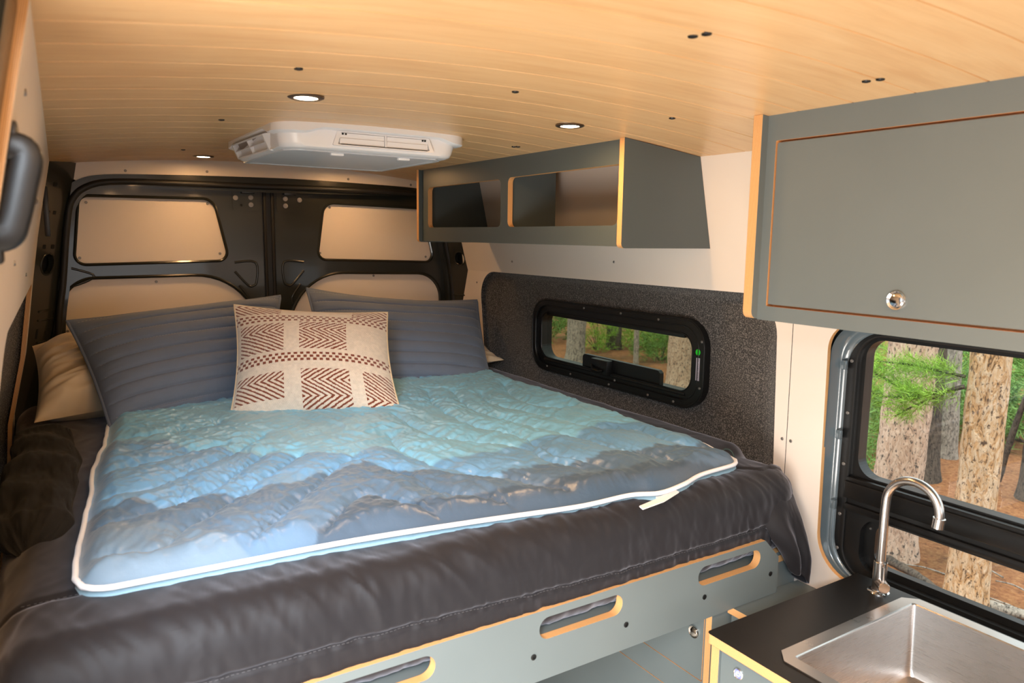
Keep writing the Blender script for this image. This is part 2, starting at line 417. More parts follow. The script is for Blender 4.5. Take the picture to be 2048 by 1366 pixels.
ceil = struct('ceiling')
PLK0, PLKW = 0.955, 0.1145
pv = []; pf = []; NX = 26; prof = [(0.0005, 0.0045), (0.0022, 0.0), (PLKW - 0.0022, 0.0), (PLKW - 0.0005, 0.0045), (PLKW - 0.0005, 0.012), (0.0005, 0.012)]
for i in range(NX):
    x = -0.02 + 1.64 * i / (NX - 1)
    for (a, b) in prof: pv.append((x, a, zceil(x) + b))
for i in range(NX - 1):
    for j in range(6):
        pf.append((i * 6 + j, (i + 1) * 6 + j, (i + 1) * 6 + (j + 1) % 6, i * 6 + (j + 1) % 6))
pf.append(tuple(range(6))); pf.append(tuple((NX - 1) * 6 + j for j in range(6))[::-1])
plank0 = from_py('plank', pv, pf, WOOD, None, math.radians(30)); plank0.parent = ceil; plank0.location = (0, PLK0 - 26 * PLKW, 0)
for k in range(-25, 19):
    o = plank0.copy(); COL.objects.link(o); o.location = (0, PLK0 + k * PLKW, 0)
for (x, y) in [(0.759, 0.749), (0.765, 0.730), (1.149, 0.744), (1.152, 0.722), (0.358, 1.19), (0.774, 1.214), (0.369, 1.824), (1.164, 1.198),
               (0.784, 1.87), (0.785, 1.846), (1.169, 1.837), (1.176, 1.826), (0.402, 2.574), (0.36, 0.745), (0.36, 0.724)]:
    lathe('screw_cap', [(0.0072, 0), (0.0066, 0.0025), (0.003, 0.0035)], (x, y, zceil(x) + 0.0005), (0, 0, -1), BLACK, ceil, 12)
# steel roof skin over the planks keeps the sky out
from_py('roof_skin', [(-0.03, -2.5, 0.30), (1.95, -2.5, 0.30), (1.95, 3.3, 0.30), (-0.03, 3.3, 0.30), (-0.03, -2.5, 0.33), (1.95, -2.5, 0.33), (1.95, 3.3, 0.33), (-0.03, 3.3, 0.33)],
        [(0, 1, 2, 3), (4, 7, 6, 5), (0, 4, 5, 1), (1, 5, 6, 2), (2, 6, 7, 3), (3, 7, 4, 0)], PAINT, ceil)
fl = box('floor', (-0.2, -2.4, -1.74), (1.75, 3.2, -1.70), m_flat('grey_vinyl_floor', srgb(176, 164, 148), 0.5, 12, 0.08)); fl['kind'] = 'structure'

ZC = [(1, -0.9), (1, -0.15), (1, -0.025), (1, 0.1), (1, 0.22), (1, -0.4), (1, -0.6)]
FELT_O = rpoly([(1.212, -0.90), (2.690, -0.90), (2.778, -0.148), (1.235, -0.142)], [0.02, 0.02, 0.105, 0.11], 10)
WIN_O = rpoly([(-0.10, -0.830), (1.078, -0.825), (1.084, -0.190), (-0.10, -0.190)], [0.10, 0.10, 0.07, 0.07], 10)
wr = struct('wall_right')
def wall_panel(name, y0, y1, hole, xf, parent, sgn=1, zb=-1.70, zt=0.262, outline=None, edge=None):
    ol = outline or [(y0, zb), (y1, zb), (y1, zt), (y0, zt)]
    return extrude_flat(name, ol, [hole] if hole else [], [CREAM, edge or PLY], lambda y, z: (xf(z, y), y, z), lambda y, z: (xf(z, y) + sgn * 0.012, y, z), parent, ZC)
wall_panel('panel', 1.186, 2.915, FELT_O, xr, wr, zb=-1.68, outline=[(1.186, -1.70), (2.96, -1.70), (2.945, -0.30), (2.90, -0.02), (2.88, 0.262), (1.186, 0.262)], edge=FELT)
wall_panel('panel', -2.2, 1.184, WIN_O, xr, wr)
for y, z in [(2.50, -0.099), (1.872, -0.078), (1.172, -0.513), (1.198, -0.513), (2.80, -0.20)]:
    disc_screw((xr(z) + 0.0008, y, z), (-1, 0, 0), 0.0045, SCREW, wr)
# outer skin behind the right panels, with the two window cut-outs
skin_h1 = rrect(1.52, 2.40, -0.505, -0.245, 0.07); skin_h2 = rrect(-0.08, 1.06, -0.82, -0.20, 0.09)
extrude_flat('outer_skin', [(-2.2, -2.0), (3.1, -2.0), (3.1, 0.3), (-2.2, 0.3)], [skin_h1, skin_h2], [PAINT_BLUE, PAINT_BLUE],
             lambda y, z: (1.70 - max(0, z + .1) * .22, y, z), lambda y, z: (1.715 - max(0, z + .1) * .22, y, z), wr, ZC)

def resample(L, n, start):
    P = [Vector((a, b)) for a, b in L]; k = min(range(len(P)), key=lambda i: (P[i] - Vector(start)).length)
    P = P[k:] + P[:k]; P.append(P[0]); d = [0]
    for a, b in zip(P, P[1:]): d.append(d[-1] + (b - a).length)
    t = np.linspace(0, d[-1], n, endpoint=False)
    return np.stack([np.interp(t, d, [p.x for p in P]), np.interp(t, d, [p.y for p in P])], 1)
def ring_sheet(name, rings, m, parent, smooth=True):
    """rings: (n,3) arrays joined one after the other into a band"""
    n = len(rings[0]); V = np.concatenate(rings); F = []
    for i in range(len(rings) - 1):
        for j in range(n): F.append((i * n + j, i * n + (j + 1) % n, (i + 1) * n + (j + 1) % n, (i + 1) * n + j))
    return from_py(name, V, F, m, parent, smooth)
def by_corner(rect_fn, n=160):
    return rect_fn
# recessed felt lining round the bunk window
Yw0, Yw1, Zw0, Zw1 = 1.500, 2.410, -0.512, -0.238
a = np.linspace(0, 1, 160, endpoint=False)
def rr_param(y0, y1, z0, z1, r, n=40):
    """rounded rectangle with n points per side, so that two of them pair up"""
    out = []
    cs = [((y0 + r, z0 + r), 180), ((y1 - r, z0 + r), 270), ((y1 - r, z1 - r), 0), ((y0 + r, z1 - r), 90)]
    for i in range(4):
        (cx, cz), a0 = cs[i]; (nx, nz), _ = cs[(i + 1) % 4]
        for k in range(12):
            t = math.radians(a0 + 90 * k / 12); out.append((cx + r * math.cos(t), cz + r * math.sin(t)))
        t = math.radians(a0 + 90); p = (cx + r * math.cos(t), cz + r * math.sin(t)); q = (nx + r * math.cos(t), nz + r * math.sin(t))
        for k in range(n - 12):
            s = k / (n - 12); out.append((p[0] + (q[0] - p[0]) * s, p[1] + (q[1] - p[1]) * s))
    return np.array(out)
fo = rr_param(1.20, 2.785, -0.90, -0.135, 0.10); fi = rr_param(Yw0 + .02, Yw1 - .02, Zw0 + .02, Zw1 - .02, 0.06)
rings = []
for t, dx in [(0, 0.010), (0.03, 0.018), (0.10, 0.026), (0.17, 0.030), (0.23, 0.042), (0.33, 0.048), (0.55, 0.05), (0.8, 0.05), (1.0, 0.05)]:
    q = fo + (fi - fo) * t; rings.append(np.stack([np.array([xr(z) for z in q[:, 1]]) + dx, q[:, 0], q[:, 1]], 1))
ring_sheet('felt_liner', rings, FELT, wr)

# --- bunk window
def frame_ring(name, outer, inner, x0, x1, m, parent):
    """flat frame between two outlines in the (y,z) plane, front at x0, back at x1"""
    return extrude_flat(name, outer, [inner], [m, m], lambda y, z: (x0, y, z), lambda y, z: (x1, y, z), parent, (), False)
w2 = struct('window_2')
frame_ring('frame', rrect(Yw0, Yw1, Zw0, Zw1, 0.085, 10), rrect(Yw0 + .028, Yw1 - .028, Zw0 + .022, Zw1 - .022, 0.068, 10), 1.630, 1.66, BLACK, w2)
frame_ring('inner_frame', rrect(Yw0 + .026, Yw1 - .026, Zw0 + .020, Zw1 - .020, 0.068, 10), rrect(Yw0 + .058, Yw1 - .052, Zw0 + .046, Zw1 - .044, 0.048, 10), 1.638, 1.69, BLACK, w2)
for off in (0.005, 0.027, 0.058):
    q = [(1.631 if off < .05 else 1.639, y, z) for y, z in rrect(Yw0 + off, Yw1 - off * .95, Zw0 + off * .82, Zw1 - off * .8, 0.085 - off * .6, 10)]
    tube('gasket', q, 0.0028, BLACK, w2, 6, True)
board('pane', rrect(Yw0 + .05, Yw1 - .05, Zw0 + .04, Zw1 - .04, 0.05), [], [GLASS_T, BLACK], (1.668, 0, 0), (0, 1, 0), (0, 0, 1), 0.004, w2)
board('sash_rail', rpoly([(1.70, Zw0 + .03), (2.10, Zw0 + .03), (2.10, Zw0 + .086), (2.09, Zw0 + .094), (1.71, Zw0 + .094), (1.70, Zw0 + .086)], 0.004), [], [BLACK, BLACK], (1.646, 0, 0), (0, 1, 0), (0, 0, 1), 0.016, w2)
box('screen_rail', (1.644, 1.60, Zw1 - .062), (1.662, 2.33, Zw1 - .042), BLACK, w2, 0.002)
box('track', (1.634, 1.58, Zw0 + .036), (1.65, 2.33, Zw0 + .046), BLACK, w2, 0.002)
box('latch', (1.618, 1.93, Zw0 + .040), (1.648, 2.02, Zw0 + .092), BLACK, w2, 0.004)
tube('latch_lever', [(1.622, 2.015, Zw0 + .068), (1.606, 1.99, Zw0 + .058), (1.604, 1.96, Zw0 + .054), (1.612, 1.945, Zw0 + .058)], 0.005, BLACK, w2, 8)
for y, z in [(2.30, Zw0 + .018), (2.15, Zw0 + .011), (1.93, Zw0 + .011), (1.90, Zw0 + .03), (1.735, Zw0 + .011), (1.62, Zw0 + .012), (1.515, -.44), (1.514, -.30), (1.70, Zw1 - .014), (1.88, Zw1 - .012), (2.08, Zw1 - .012)]:
    disc_screw((1.630, y, z), (-1, 0, 0), 0.0042, SCREW, w2, 'rivet')
lathe('round_sticker', [(0.0095, 0), (0.0095, 0.0006)], (1.630, 1.528, -0.333), (-1, 0, 0), mat('green_sticker', srgb(30, 190, 40), 0.5), w2, 20)
box('label_strip', (1.6290, 1.519, -0.418), (1.6300, 1.533, -0.350), mat('grey_label', srgb(170, 165, 178), 0.5), w2)
marks = [tube_data([(1.6287, 1.526 - .0022 * (k % 2), -0.354 - k * 0.0044), (1.6287, 1.5225 + .003 * ((k * 7) % 3) / 2, -0.3555 - k * 0.0044)], 0.0007, 4) for k in range(14)]
V, F = merge(marks); o = from_py('print_mark', V, F, mat('label_ink', srgb(60, 56, 66), 0.6), w2); o['kind'] = 'stuff'

# --- galley window
w1 = struct('window_1')
g0 = np.array(rr_param(-0.10, 1.081, -0.828, -0.190, 0.085)); g3 = np.array(rr_param(-0.06, 1.062, -0.836, -0.215, 0.10))
rings = []
for t, x in [(0, 1.612), (0.0, 1.618), (0.25, 1.640), (0.45, 1.648), (0.55, 1.646), (0.9, 1.664), (1.0, 1.668)]:
    q = g0 + (g3 - g0) * t; rings.append(np.stack([np.full(len(q), x), q[:, 0], q[:, 1]], 1))
ring_sheet('painted_reveal', rings, PAINT_BLUE, w1)
for z in (-0.30, -0.475, -0.655): box('reveal_clip', (1.640, 1.058, z - .012), (1.652, 1.072, z + .012), PAINT_BLUE, w1, 0.003)
Z_U0, Z_U1 = -0.572, -0.232
frame_ring('frame', rrect(-0.08, 1.066, -0.845, -0.198, 0.09, 10), rrect(-0.04, 1.042, -0.825, -0.222, 0.07, 10), 1.660, 1.70, BLACK, w1)
frame_ring('sash_upper', rrect(-0.045, 1.050, Z_U0 - .03, Z_U1 + .02, 0.05, 10), rrect(-0.02, 1.026, Z_U0, Z_U1, 0.045, 10), 1.672, 1.705, BLACK, w1)
frame_ring('sash_lower', rrect(-0.045, 1.050, -0.84, Z_U0 - .050, 0.02, 8), rrect(-0.01, 1.000, -0.805, Z_U0 - .098, 0.045, 8), 1.664, 1.69, BLACK, w1)
frame_ring('inner_sash', rrect(-0.015, 1.004, -0.810, Z_U0 - .093, 0.045, 8), rrect(0.01, 0.972, -0.789, Z_U0 - .105, 0.035, 8), 1.684, 1.705, BLACK, w1)
box('mullion', (1.650, -0.045, Z_U0 - .060), (1.70, 1.046, Z_U0 - .016), BLACK, w1, 0.005)
box('mullion_ledge', (1.656, -0.045, Z_U0 - .020), (1.69, 1.044, Z_U0 - .006), BLACK, w1, 0.003)
box('mullion_trim', (1.655, -0.045, Z_U0 - .092), (1.69, 1.046, Z_U0 - .074), BLACK, w1, 0.004)
board('pane', rrect(-0.03, 1.036, Z_U0 - .01, Z_U1 + .01, 0.05), [], [GLASS, BLACK], (1.692, 0, 0), (0, 1, 0), (0, 0, 1), 0.004, w1)
board('pane', rrect(-0.0, 0.985, -0.800, Z_U0 - .10, 0.04), [], [GLASS, BLACK], (1.698, 0, 0), (0, 1, 0), (0, 0, 1), 0.004, w1)
for z in (-0.29, -0.42, -0.55, -0.68, -0.77): disc_screw((1.660, 1.055, z), (-1, 0, 0), 0.0045, SCREW, w1, 'rivet')
for z in (-0.70,): disc_screw((1.684, 0.985, z), (-1, 0, 0), 0.003, SCREW, w1, 'rivet')
for y in (0.93, 0.79, 0.66): disc_screw((1.660, y, -0.2105), (-1, 0, 0), 0.0045, SCREW, w1, 'rivet')
tube('gasket', [(1.661, y, z) for y, z in rrect(-0.05, 1.044, -0.827, -0.220, 0.07, 10)], 0.003, RUBBER, w1, 6, True)

# --- left wall with its mirrored felt recess, and the door opening at its front
wl = struct('wall_left')
FL_H = rpoly([(1.30, -0.90), (2.70, -0.90), (2.755, -0.165), (1.30, -0.158)], [0.02, 0.02, 0.03, 0.11], 8)
wall_panel('panel', 0.86, 2.88, FL_H, xl, wl, sgn=-1, outline=[(0.86, -1.70), (2.90, -1.70), (2.885, -0.30), (2.88, 0.262), (0.86, 0.262)])
fo = rr_param(1.29, 2.765, -0.90, -0.15, 0.08); fi = rr_param(1.50, 2.40, -0.52, -0.25, 0.06)
rings = []
for t, dx in [(0, 0.010), (0.03, 0.02), (0.12, 0.035), (0.25, 0.05), (0.55, 0.055), (1.0, 0.055)]:
    q = fo + (fi - fo) * t; rings.append(np.stack([np.array([xl(z, y) for y, z in q]) - dx, q[:, 0], q[:, 1]], 1))
ring_sheet('felt_liner', rings, FELT, wl)
board('blind_panel', rrect(1.46, 2.44, -0.55, -0.22, 0.06), [], [BLACK, BLACK], (-0.165, 0, 0), (0, 1, 0), (0, 0, 1), 0.01, wl)
extrude_flat('outer_skin', [(0.84, -2.0), (3.1, -2.0), (3.1, 0.3), (0.84, 0.3)], [], [PAINT, PAINT], lambda y, z: (-0.19 + max(0, z + .2) * .3, y, z), lambda y, z: (-0.205 + max(0, z + .2) * .3, y, z), wl, ZC)
wall_panel('panel', -2.2, -1.05, None, lambda z, y: xl(z, 0.8), wl, sgn=-1)
for z, y in [(-0.05, 1.35), (0.10, 1.25), (-0.10, 2.0), (0.03, 0.98), (0.15, 1.0)]: disc_screw((xl(z, y) - 0.0008, y, z), (1, 0, 0), 0.0045, SCREW, wl)
# painted door post in front of the panel's plywood edge
t1 = struct('trim_1')
pz = [-1.70, -0.9, -0.5, -0.2, 0.0, 0.1, 0.2, 0.27]
V = []; F = []
for z in pz:
    x = xl(z, 0.86)
    for (dx, y) in [(-0.008, 0.8595), (-0.014, 0.80), (-0.028, 0.785), (-0.05, 0.76), (-0.11, 0.75), (-0.11, 0.858)]: V.append((x + dx, y, z))
for i in range(len(pz) - 1):
    for j in range(6): F.append((i * 6 + j, i * 6 + (j + 1) % 6, (i + 1) * 6 + (j + 1) % 6, (i + 1) * 6 + j))
from_py('door_post', V, F, PAINT, t1)
tube('door_seal', [(xl(z, 0.86) - 0.026, 0.775, z) for z in np.linspace(-1.6, 0.25, 16)], 0.011, RUBBER, t1, 8)
# front of the living space: cab bulkhead with the windscreen opening behind the camera
wf = board('wall_front', [(-0.3, -1.70), (1.75, -1.70), (1.75, 0.30), (-0.3, 0.30)], [rrect(0.05, 1.45, -0.75, 0.05, 0.1)], [CREAM, PLY], (0, -2.2, 0), (1, 0, 0), (0, 0, 1), -0.012)
wf['kind'] = 'structure'

# --- rear wall header, door frame, doors
D = 3.03
hd = struct('wall_rear')
board('header_panel', [(0.050, 0.205), (0.120, 0.172), (1.60, 0.172), (1.60, 0.285), (0.02, 0.285)], [], [CREAM, PLY], (0, D - 0.03, 0), (1, 0, 0), (0, 0, 1), -0.008, hd)
for x, z in [(0.275, 0.213), (0.548, 0.225), (1.098, 0.226), (1.38, 0.216)]: disc_screw((x, D - 0.0295, z), (0, -1, 0), 0.005, SCREW, hd)
box('backing', (-0.2, 3.12, -1.72), (1.75, 3.14, 0.30), PAINT, hd)
seal = catmull([(0.030, 2.985, -1.1), (0.033, 2.985, -0.42), (0.062, 2.985, -0.17), (0.086, 2.985, 0.03), (0.105, 2.985, 0.105), (0.150, 2.985, 0.150), (0.235, 2.985, 0.172), (0.45, 2.985, 0.177), (0.676, 2.985, 0.178), (1.05, 2.985, 0.181), (1.40, 2.985, 0.178), (1.49, 2.985, 0.150), (1.525, 2.985, 0.08), (1.548, 2.985, -0.05), (1.585, 2.985, -0.30), (1.60, 2.985, -1.1)], 6)
tube('door_seal', seal, 0.011, RUBBER, hd, 8)
fr_in = [(p.x, p.z) for p in seal]; c = Vector((0.79, -0.35))
fr_out = [tuple(Vector(p) + (Vector(p) - c).normalized() * 0.035) for p in fr_in]; fr_in = [tuple(Vector(p) - (Vector(p) - c).normalized() * 0.022) for p in fr_in]
board('door_frame', fr_out + fr_in[::-1], [], [PAINT, PAINT], (0, 2.994, 0), (1, 0, 0), (0, 0, 1), -0.05, hd)

def rear_door(name, outline, up_hole, low_hole, mirror):
    d = struct(name, (0.0, D, 0.0))
    board('door_skin', outline, [up_hole, low_hole], [PAINT, PAINT], (0, D, 0), (1, 0, 0), (0, 0, 1), -0.035, d)
    for nm, hole in (('upper_panel', up_hole), ('lower_panel', low_hole)):
        cx = sum(p[0] for p in hole) / len(hole); cz = sum(p[1] for p in hole) / len(hole)
        board(nm, [(cx + (x - cx) * 0.99, cz + (z - cz) * 0.985) for x, z in hole], [], [CREAM, PLY], (0, D + 0.012, 0), (1, 0, 0), (0, 0, 1), -0.006, d)
        tube('rolled_edge', [(x, D + 0.001, z) for x, z in hole], 0.006, PAINT, d, 6, True)
    return d
upL = rpoly([(0.098, -0.121), (0.622, -0.108), (0.572, 0.127), (0.126, 0.122)], [0.035, 0.035, 0.05, 0.035], 8)
loL = rpoly([(0.038, -1.05), (0.70, -1.05), (0.735, -0.158), (0.055, -0.168)], [0.03, 0.03, 0.23, 0.11], 12)
upR = rpoly([(0.968, -0.106), (1.508, -0.120), (1.450, 0.118), (1.002, 0.128)], [0.035, 0.035, 0.04, 0.05], 8)
loR = rpoly([(0.875, -1.05), (1.545, -1.05), (1.538, -0.170), (0.840, -0.156)], [0.03, 0.03, 0.11, 0.23], 12)
dl = rear_door('door_1', rpoly([(0.02, -1.25), (0.752, -1.25), (0.752, 0.176), (0.10, 0.172), (0.055, -0.15)], [0, 0, 0.008, 0.05, 0]), upL, loL, 1)
dr = rear_door('door_2', rpoly([(0.800, -1.25), (1.60, -1.25), (1.562, -0.15), (1.52, 0.172), (0.800, 0.177)], [0, 0, 0, 0.05, 0.008]), upR, loR, -1)
box('centre_seal', (0.745, D + 0.004, -1.25), (0.807, D + 0.03, 0.175), RUBBER, hd)
tube('centre_bead', [(0.762, D - .002, -1.2), (0.762, D - .002, 0.165)], 0.006, RUBBER, dl, 6)
tube('centre_bead', [(0.792, D - .002, -1.2), (0.792, D - .002, 0.165)], 0.006, RUBBER, dr, 6)
for d, s, cx in ((dl, 1, 0.776), (dr, -1, 0.776)):
    mx = lambda x: cx + s * (x - cx)
    pts = [(mx(0.640), 0.085), (mx(0.744), 0.085), (mx(0.744), 0.165), (mx(0.640), 0.165)]
    if s < 0: pts = pts[::-1]
    board('latch_plate', rpoly(pts, 0.012), [], [PAINT, PAINT], (0, D - 0.006, 0), (1, 0, 0), (0, 0, 1), -0.008, d)
    for bx, bz in ((0.652, 0.134), (0.709, 0.137), (0.709, 0.109)):
        lathe('bolt', [(0.0095, 0), (0.0095, 0.002), (0.0065, 0.0025), (0.0065, 0.006), (0.003, 0.006), (0.003, 0.003)], (mx(bx), D - 0.006, bz), (0, -1, 0), SCREW, d, 16)
    lathe('drain_hole', [(0.005, 0), (0.005, 0.0006)], (mx(0.672), D - 0.006, 0.106), (0, -1, 0), BLACK_MATT, d, 12)
    box('latch_hook', (mx(0.695) - .024, D - 0.030, 0.150), (mx(0.695) + .024, D - 0.004, 0.166), BLACK, d, 0.003)
    box('strike_bar', (mx(0.695) - .030, D - 0.022, 0.166), (mx(0.695) + .030, D - 0.010, 0.171), CHROME, d, 0.001)
    # pressed beads below the latch side and a dimple in the corner of the window panel
    for P in ([(0.640, -0.115), (0.720, -0.115), (0.722, -0.190), (0.708, -0.208), (0.688, -0.205), (0.640, -0.150)], [(0.655, -0.205), (0.690, -0.255), (0.690, -0.285)]):
        tube('pressed_bead', catmull([(mx(x), D + 0.002, z) for x, z in P], 4), 0.0055, PAINT, d, 8)
    P = [(0.085, -0.13), (0.155, -0.155), (0.140, -0.175), (0.090, -0.195)] if s > 0 else [(0.02, -0.13), (-0.035, -0.16), (0.0, -0.19)]
    if s > 0: tube('pressed_bead', catmull([(x, D + 0.002, z) for x, z in P], 4), 0.005, PAINT, d, 8)
for x, z in [(0.149, 0.099), (0.552, 0.108), (0.118, -0.096), (0.590, -0.081), (0.36, -0.185)]: disc_screw((x, D + 0.0115, z), (0, -1, 0), 0.005, SCREW, dl)
disc_screw((0.066, D + 0.0115, -0.355), (0, -1, 0), 0.005, SCREW, dl)
for x, z in [(1.03, 0.109), (0.985, -0.079), (1.47, -0.096), (1.22, -0.177)]: disc_screw((x, D + 0.0115, z), (0, -1, 0), 0.005, SCREW, dr)

def pillar(name, A, B, skewx, holes, squares, zt=0.23):
    """painted post: flat sheet from wall point A to door point B (x,y), leaning with skewx per unit height"""
    t = struct(name); A = Vector((A[0], A[1], 0)); B = Vector((B[0], B[1], 0)); U = (B - A); w = U.length; U.normalize()
    f = lambda a, b: A + U * a + Vector((skewx(b), 0, b))
    N = Vector((-U.y, U.x, 0)); N = N if N.y > 0 else -N
    hs = [circle(a, b, r, 24) for a, b, r in holes]
    extrude_flat('post_skin', [(0, -1.6), (w, -1.6), (w, zt), (0, zt)], hs, [PAINT, PAINT], f, lambda a, b: f(a, b) + N * 0.02, t, [(1, v) for v in (-0.9, -0.6, -0.3, -0.1, 0.0, 0.1)])
    extrude_flat('post_back', [(-0.03, -1.6), (w + .03, -1.6), (w + .03, zt), (-0.03, zt)], [], [BLACK_MATT, BLACK_MATT], lambda a, b: f(a, b) + N * 0.03, lambda a, b: f(a, b) + N * 0.04, t, [(1, v) for v in (-0.6, -0.3, -0.1, 0.0, 0.1)])
    for a, b, r in holes:
        q = [f(a + r * math.cos(k * math.pi / 12), b + r * math.sin(k * math.pi / 12)) for k in range(24)]
        tube('hole_lip', q, 0.003, PAINT, t, 6, True)
    for a, b, sw, sh in squares:
        extrude_flat('slot', rrect(a - sw, a + sw, b - sh, b + sh, min(sw, sh) * .3, 3), [], [BLACK_MATT, BLACK_MATT], lambda u, v: f(u, v) - N * 0.0012, lambda u, v: f(u, v) + N * 0.001, t)
    return t, f
skL = lambda z: float(np.interp(z, [-1.6, -0.6, -0.3, 0.0, 0.22], [-0.13, -0.105, -0.045, 0.0, 0.045]))
skR = lambda z: float(np.interp(z, [-1.6, -0.3, -0.05, 0.22], [0.04, 0.035, 0.0, -0.05]))
tl, fL = pillar('trim_2', (-0.002, 2.87), (0.083, 3.005), skL, [(0.072, -0.113, 0.036)],
    [(0.055, 0.15, 0.008, 0.007), (0.045, 0.06, 0.005, 0.004), (0.075, 0.058, 0.007, 0.006), (0.045, -0.055, 0.007, 0.007), (0.09, -0.055, 0.008, 0.007),
     (0.055, -0.345, 0.004, 0.016), (0.105, -0.345, 0.006, 0.005), (0.08, -0.40, 0.008, 0.008), (0.12, -0.40, 0.008, 0.008)])
for dz in (-0.27, -0.30): tube('pressed_bead', [fL(0.05, dz), fL(0.13, dz)], 0.004, PAINT, tl, 6)
tube('pressed_bead', [fL(0.065, -0.375), fL(0.135, -0.375)], 0.004, PAINT, tl, 6)
box('hinge_cover', (0.018, 2.84, -0.02), (0.034, 2.875, 0.14), BLACK, tl, 0.003)
tr_, fR = pillar('trim_3', (1.540, 3.005), (1.590, 2.87), skR, [(0.092, -0.10, 0.030)], [(0.06, -0.062, 0.006, 0.007), (0.105, -0.058, 0.005, 0.006), (0.03, -0.12, 0.003, 0.003), (0.03, -0.155, 0.003, 0.003)])
tube('pressed_bead', [fR(0.02, -0.265), fR(0.13, -0.265)], 0.004, PAINT, tr_, 6)

# ------------------------------------------------------------------ ceiling lights
lx = [(0.450, 1.453, 'round recessed ceiling light beside the air conditioner over the middle of the bed'),
      (1.074, 1.443, 'round recessed ceiling light close to the slotted overhead shelf'),
      (0.503, 2.807, 'small far recessed ceiling light near the rear door header'),
      (1.070, 2.807, 'recessed ceiling light hidden behind the air conditioner'),
      (0.450, 0.05, 'added recessed ceiling light over the doorway, out of the view'), (1.00, 0.05, 'added recessed ceiling light over the kitchen aisle, out of the view')]  # last two are added, unseen fixtures that light the front of the van
for i, (x, y, lab) in enumerate(lx):
    z = zceil(x); t = thing('ceiling_light', lab, 'light', (x, y, z), 'recessed ceiling lights')
    lathe('trim_ring', [(0.029, 0.001), (0.034, 0.001), (0.0345, -0.0015), (0.030, -0.0035), (0.023, -0.003), (0.0225, 0.001)], (x, y, z - 0.001), (0, 0, 1), mat('bronze_ring', srgb(112, 96, 84), 0.3, 0.8) if i == 0 else bpy.data.materials['bronze_ring'], t, 32)
    lathe('lens', [(0.022, 0.001), (0.022, -0.0015), (0.018, -0.0030), (0.004, -0.0034)], (x, y, z - 0.001), (0, 0, 1), LENS, t, 28)
    b = lamp('ceiling_lamp', 'AREA', (0, 0, -0.012), (1.15 if y > 2 else (2.6 if x > .9 else 1.5) if y > 1 else 6.0), (1.0, 0.54, 0.20) if y > 2 else (1.0, 0.58, 0.24), shape='DISK', size=0.05); b.parent = t

# ------------------------------------------------------------------ roof air conditioner
ac = thing('air_conditioner', 'white roof air conditioner with louvred vents on the wooden ceiling', 'air conditioner', (0.745, 2.09, 0.262))
def ac_ring(inset, z, bulge=0.0, r=0.05):
    x0, x1, y0, y1 = 0.47 + inset, 1.035 - inset, 1.80 + inset, 2.38 - inset
    q = rrect(x0, x1, y0, y1, r, 8); return q, z
def ac_out(x0, x1, y0, y1, r, z, wave=0.0):
    q = rr_param(x0, x1, y0, y1, r, 40); out = []
    for (x, y) in q:
        u = (x - (x0 + x1) / 2) / ((x1 - x0) / 2); v = (y - (y0 + y1) / 2) / ((y1 - y0) / 2)
        w = wave * (abs(u) > 0.45) * (abs(v) > 0.9) * min(1, (abs(u) - .45) / .12) if abs(v) > abs(u) else wave * (abs(v) > 0.45) * min(1, (abs(v) - .45) / .12)
        cx, cyy = (x0 + x1) / 2, (y0 + y1) / 2
        k = 1 - 0.0 * w
        out.append((cx + (x - cx) * (1 - w if abs(u) > abs(v) else 1), cyy + (y - cyy) * (1 - w if abs(v) >= abs(u) else 1), min(z, zceil(x) + 0.002) if z > 0.25 else z))
    return np.array(out)
def ac_wave(q, lo, hi):
    q = q.copy()
    for p in q:
        u = abs(p[0] - 0.76) / 0.29; v = abs(p[1] - 2.09) / 0.29
        t = smooth01(.52, .72, u if v > u else v); p[2] = hi + (lo - hi) * t
    return q
AC1 = ac_wave(ac_out(0.486, 1.006, 1.806, 2.372, 0.055, 0.24, 0.0), 0.2450, 0.2575); AC2 = ac_wave(ac_out(0.490, 1.002, 1.810, 2.368, 0.052, 0.24, 0.0), 0.2425, 0.2555)
rings = [ac_out(0.486, 1.006, 1.806, 2.372, 0.055, 0.30, 0.0), AC1, AC2,
         ac_wave(ac_out(0.503, 0.985, 1.822, 2.352, 0.05, 0.240, 0.0), 0.2405, 0.2535), ac_out(0.508, 0.980, 1.826, 2.348, 0.05, 0.220, 0.0), ac_out(0.512, 0.976, 1.830, 2.344, 0.05, 0.212, 0), ac_out(0.522, 0.966, 1.840, 2.334, 0.045, 0.2075, 0), ac_out(0.545, 0.943, 1.863, 2.311, 0.035, 0.2075, 0)]
ring_sheet('shroud', rings, WHITE, ac, math.radians(38))
plate = rpoly([(0.575, 1.885), (0.913, 1.885), (0.948, 1.92), (0.948, 2.31), (0.54, 2.31), (0.54, 1.92)], 0.008)
board('filter_cover', plate, [], [WHITE_GREY, WHITE_GREY], (0, 0, 0.2065), (1, 0, 0), (0, 1, 0), 0.006, ac)
board('cover_rim', rpoly([(0.555, 1.865), (0.933, 1.865), (0.962, 1.90), (0.962, 2.325), (0.526, 2.325), (0.526, 1.90)], 0.012), [plate], [WHITE_GREY, WHITE_GREY], (0, 0, 0.2045), (1, 0, 0), (0, 1, 0), 0.006, ac)
for x in (0.66, 0.845): box('release_tab', (x - .017, 1.876, 0.1985), (x + .017, 1.890, 0.2075), WHITE, ac, 0.003)
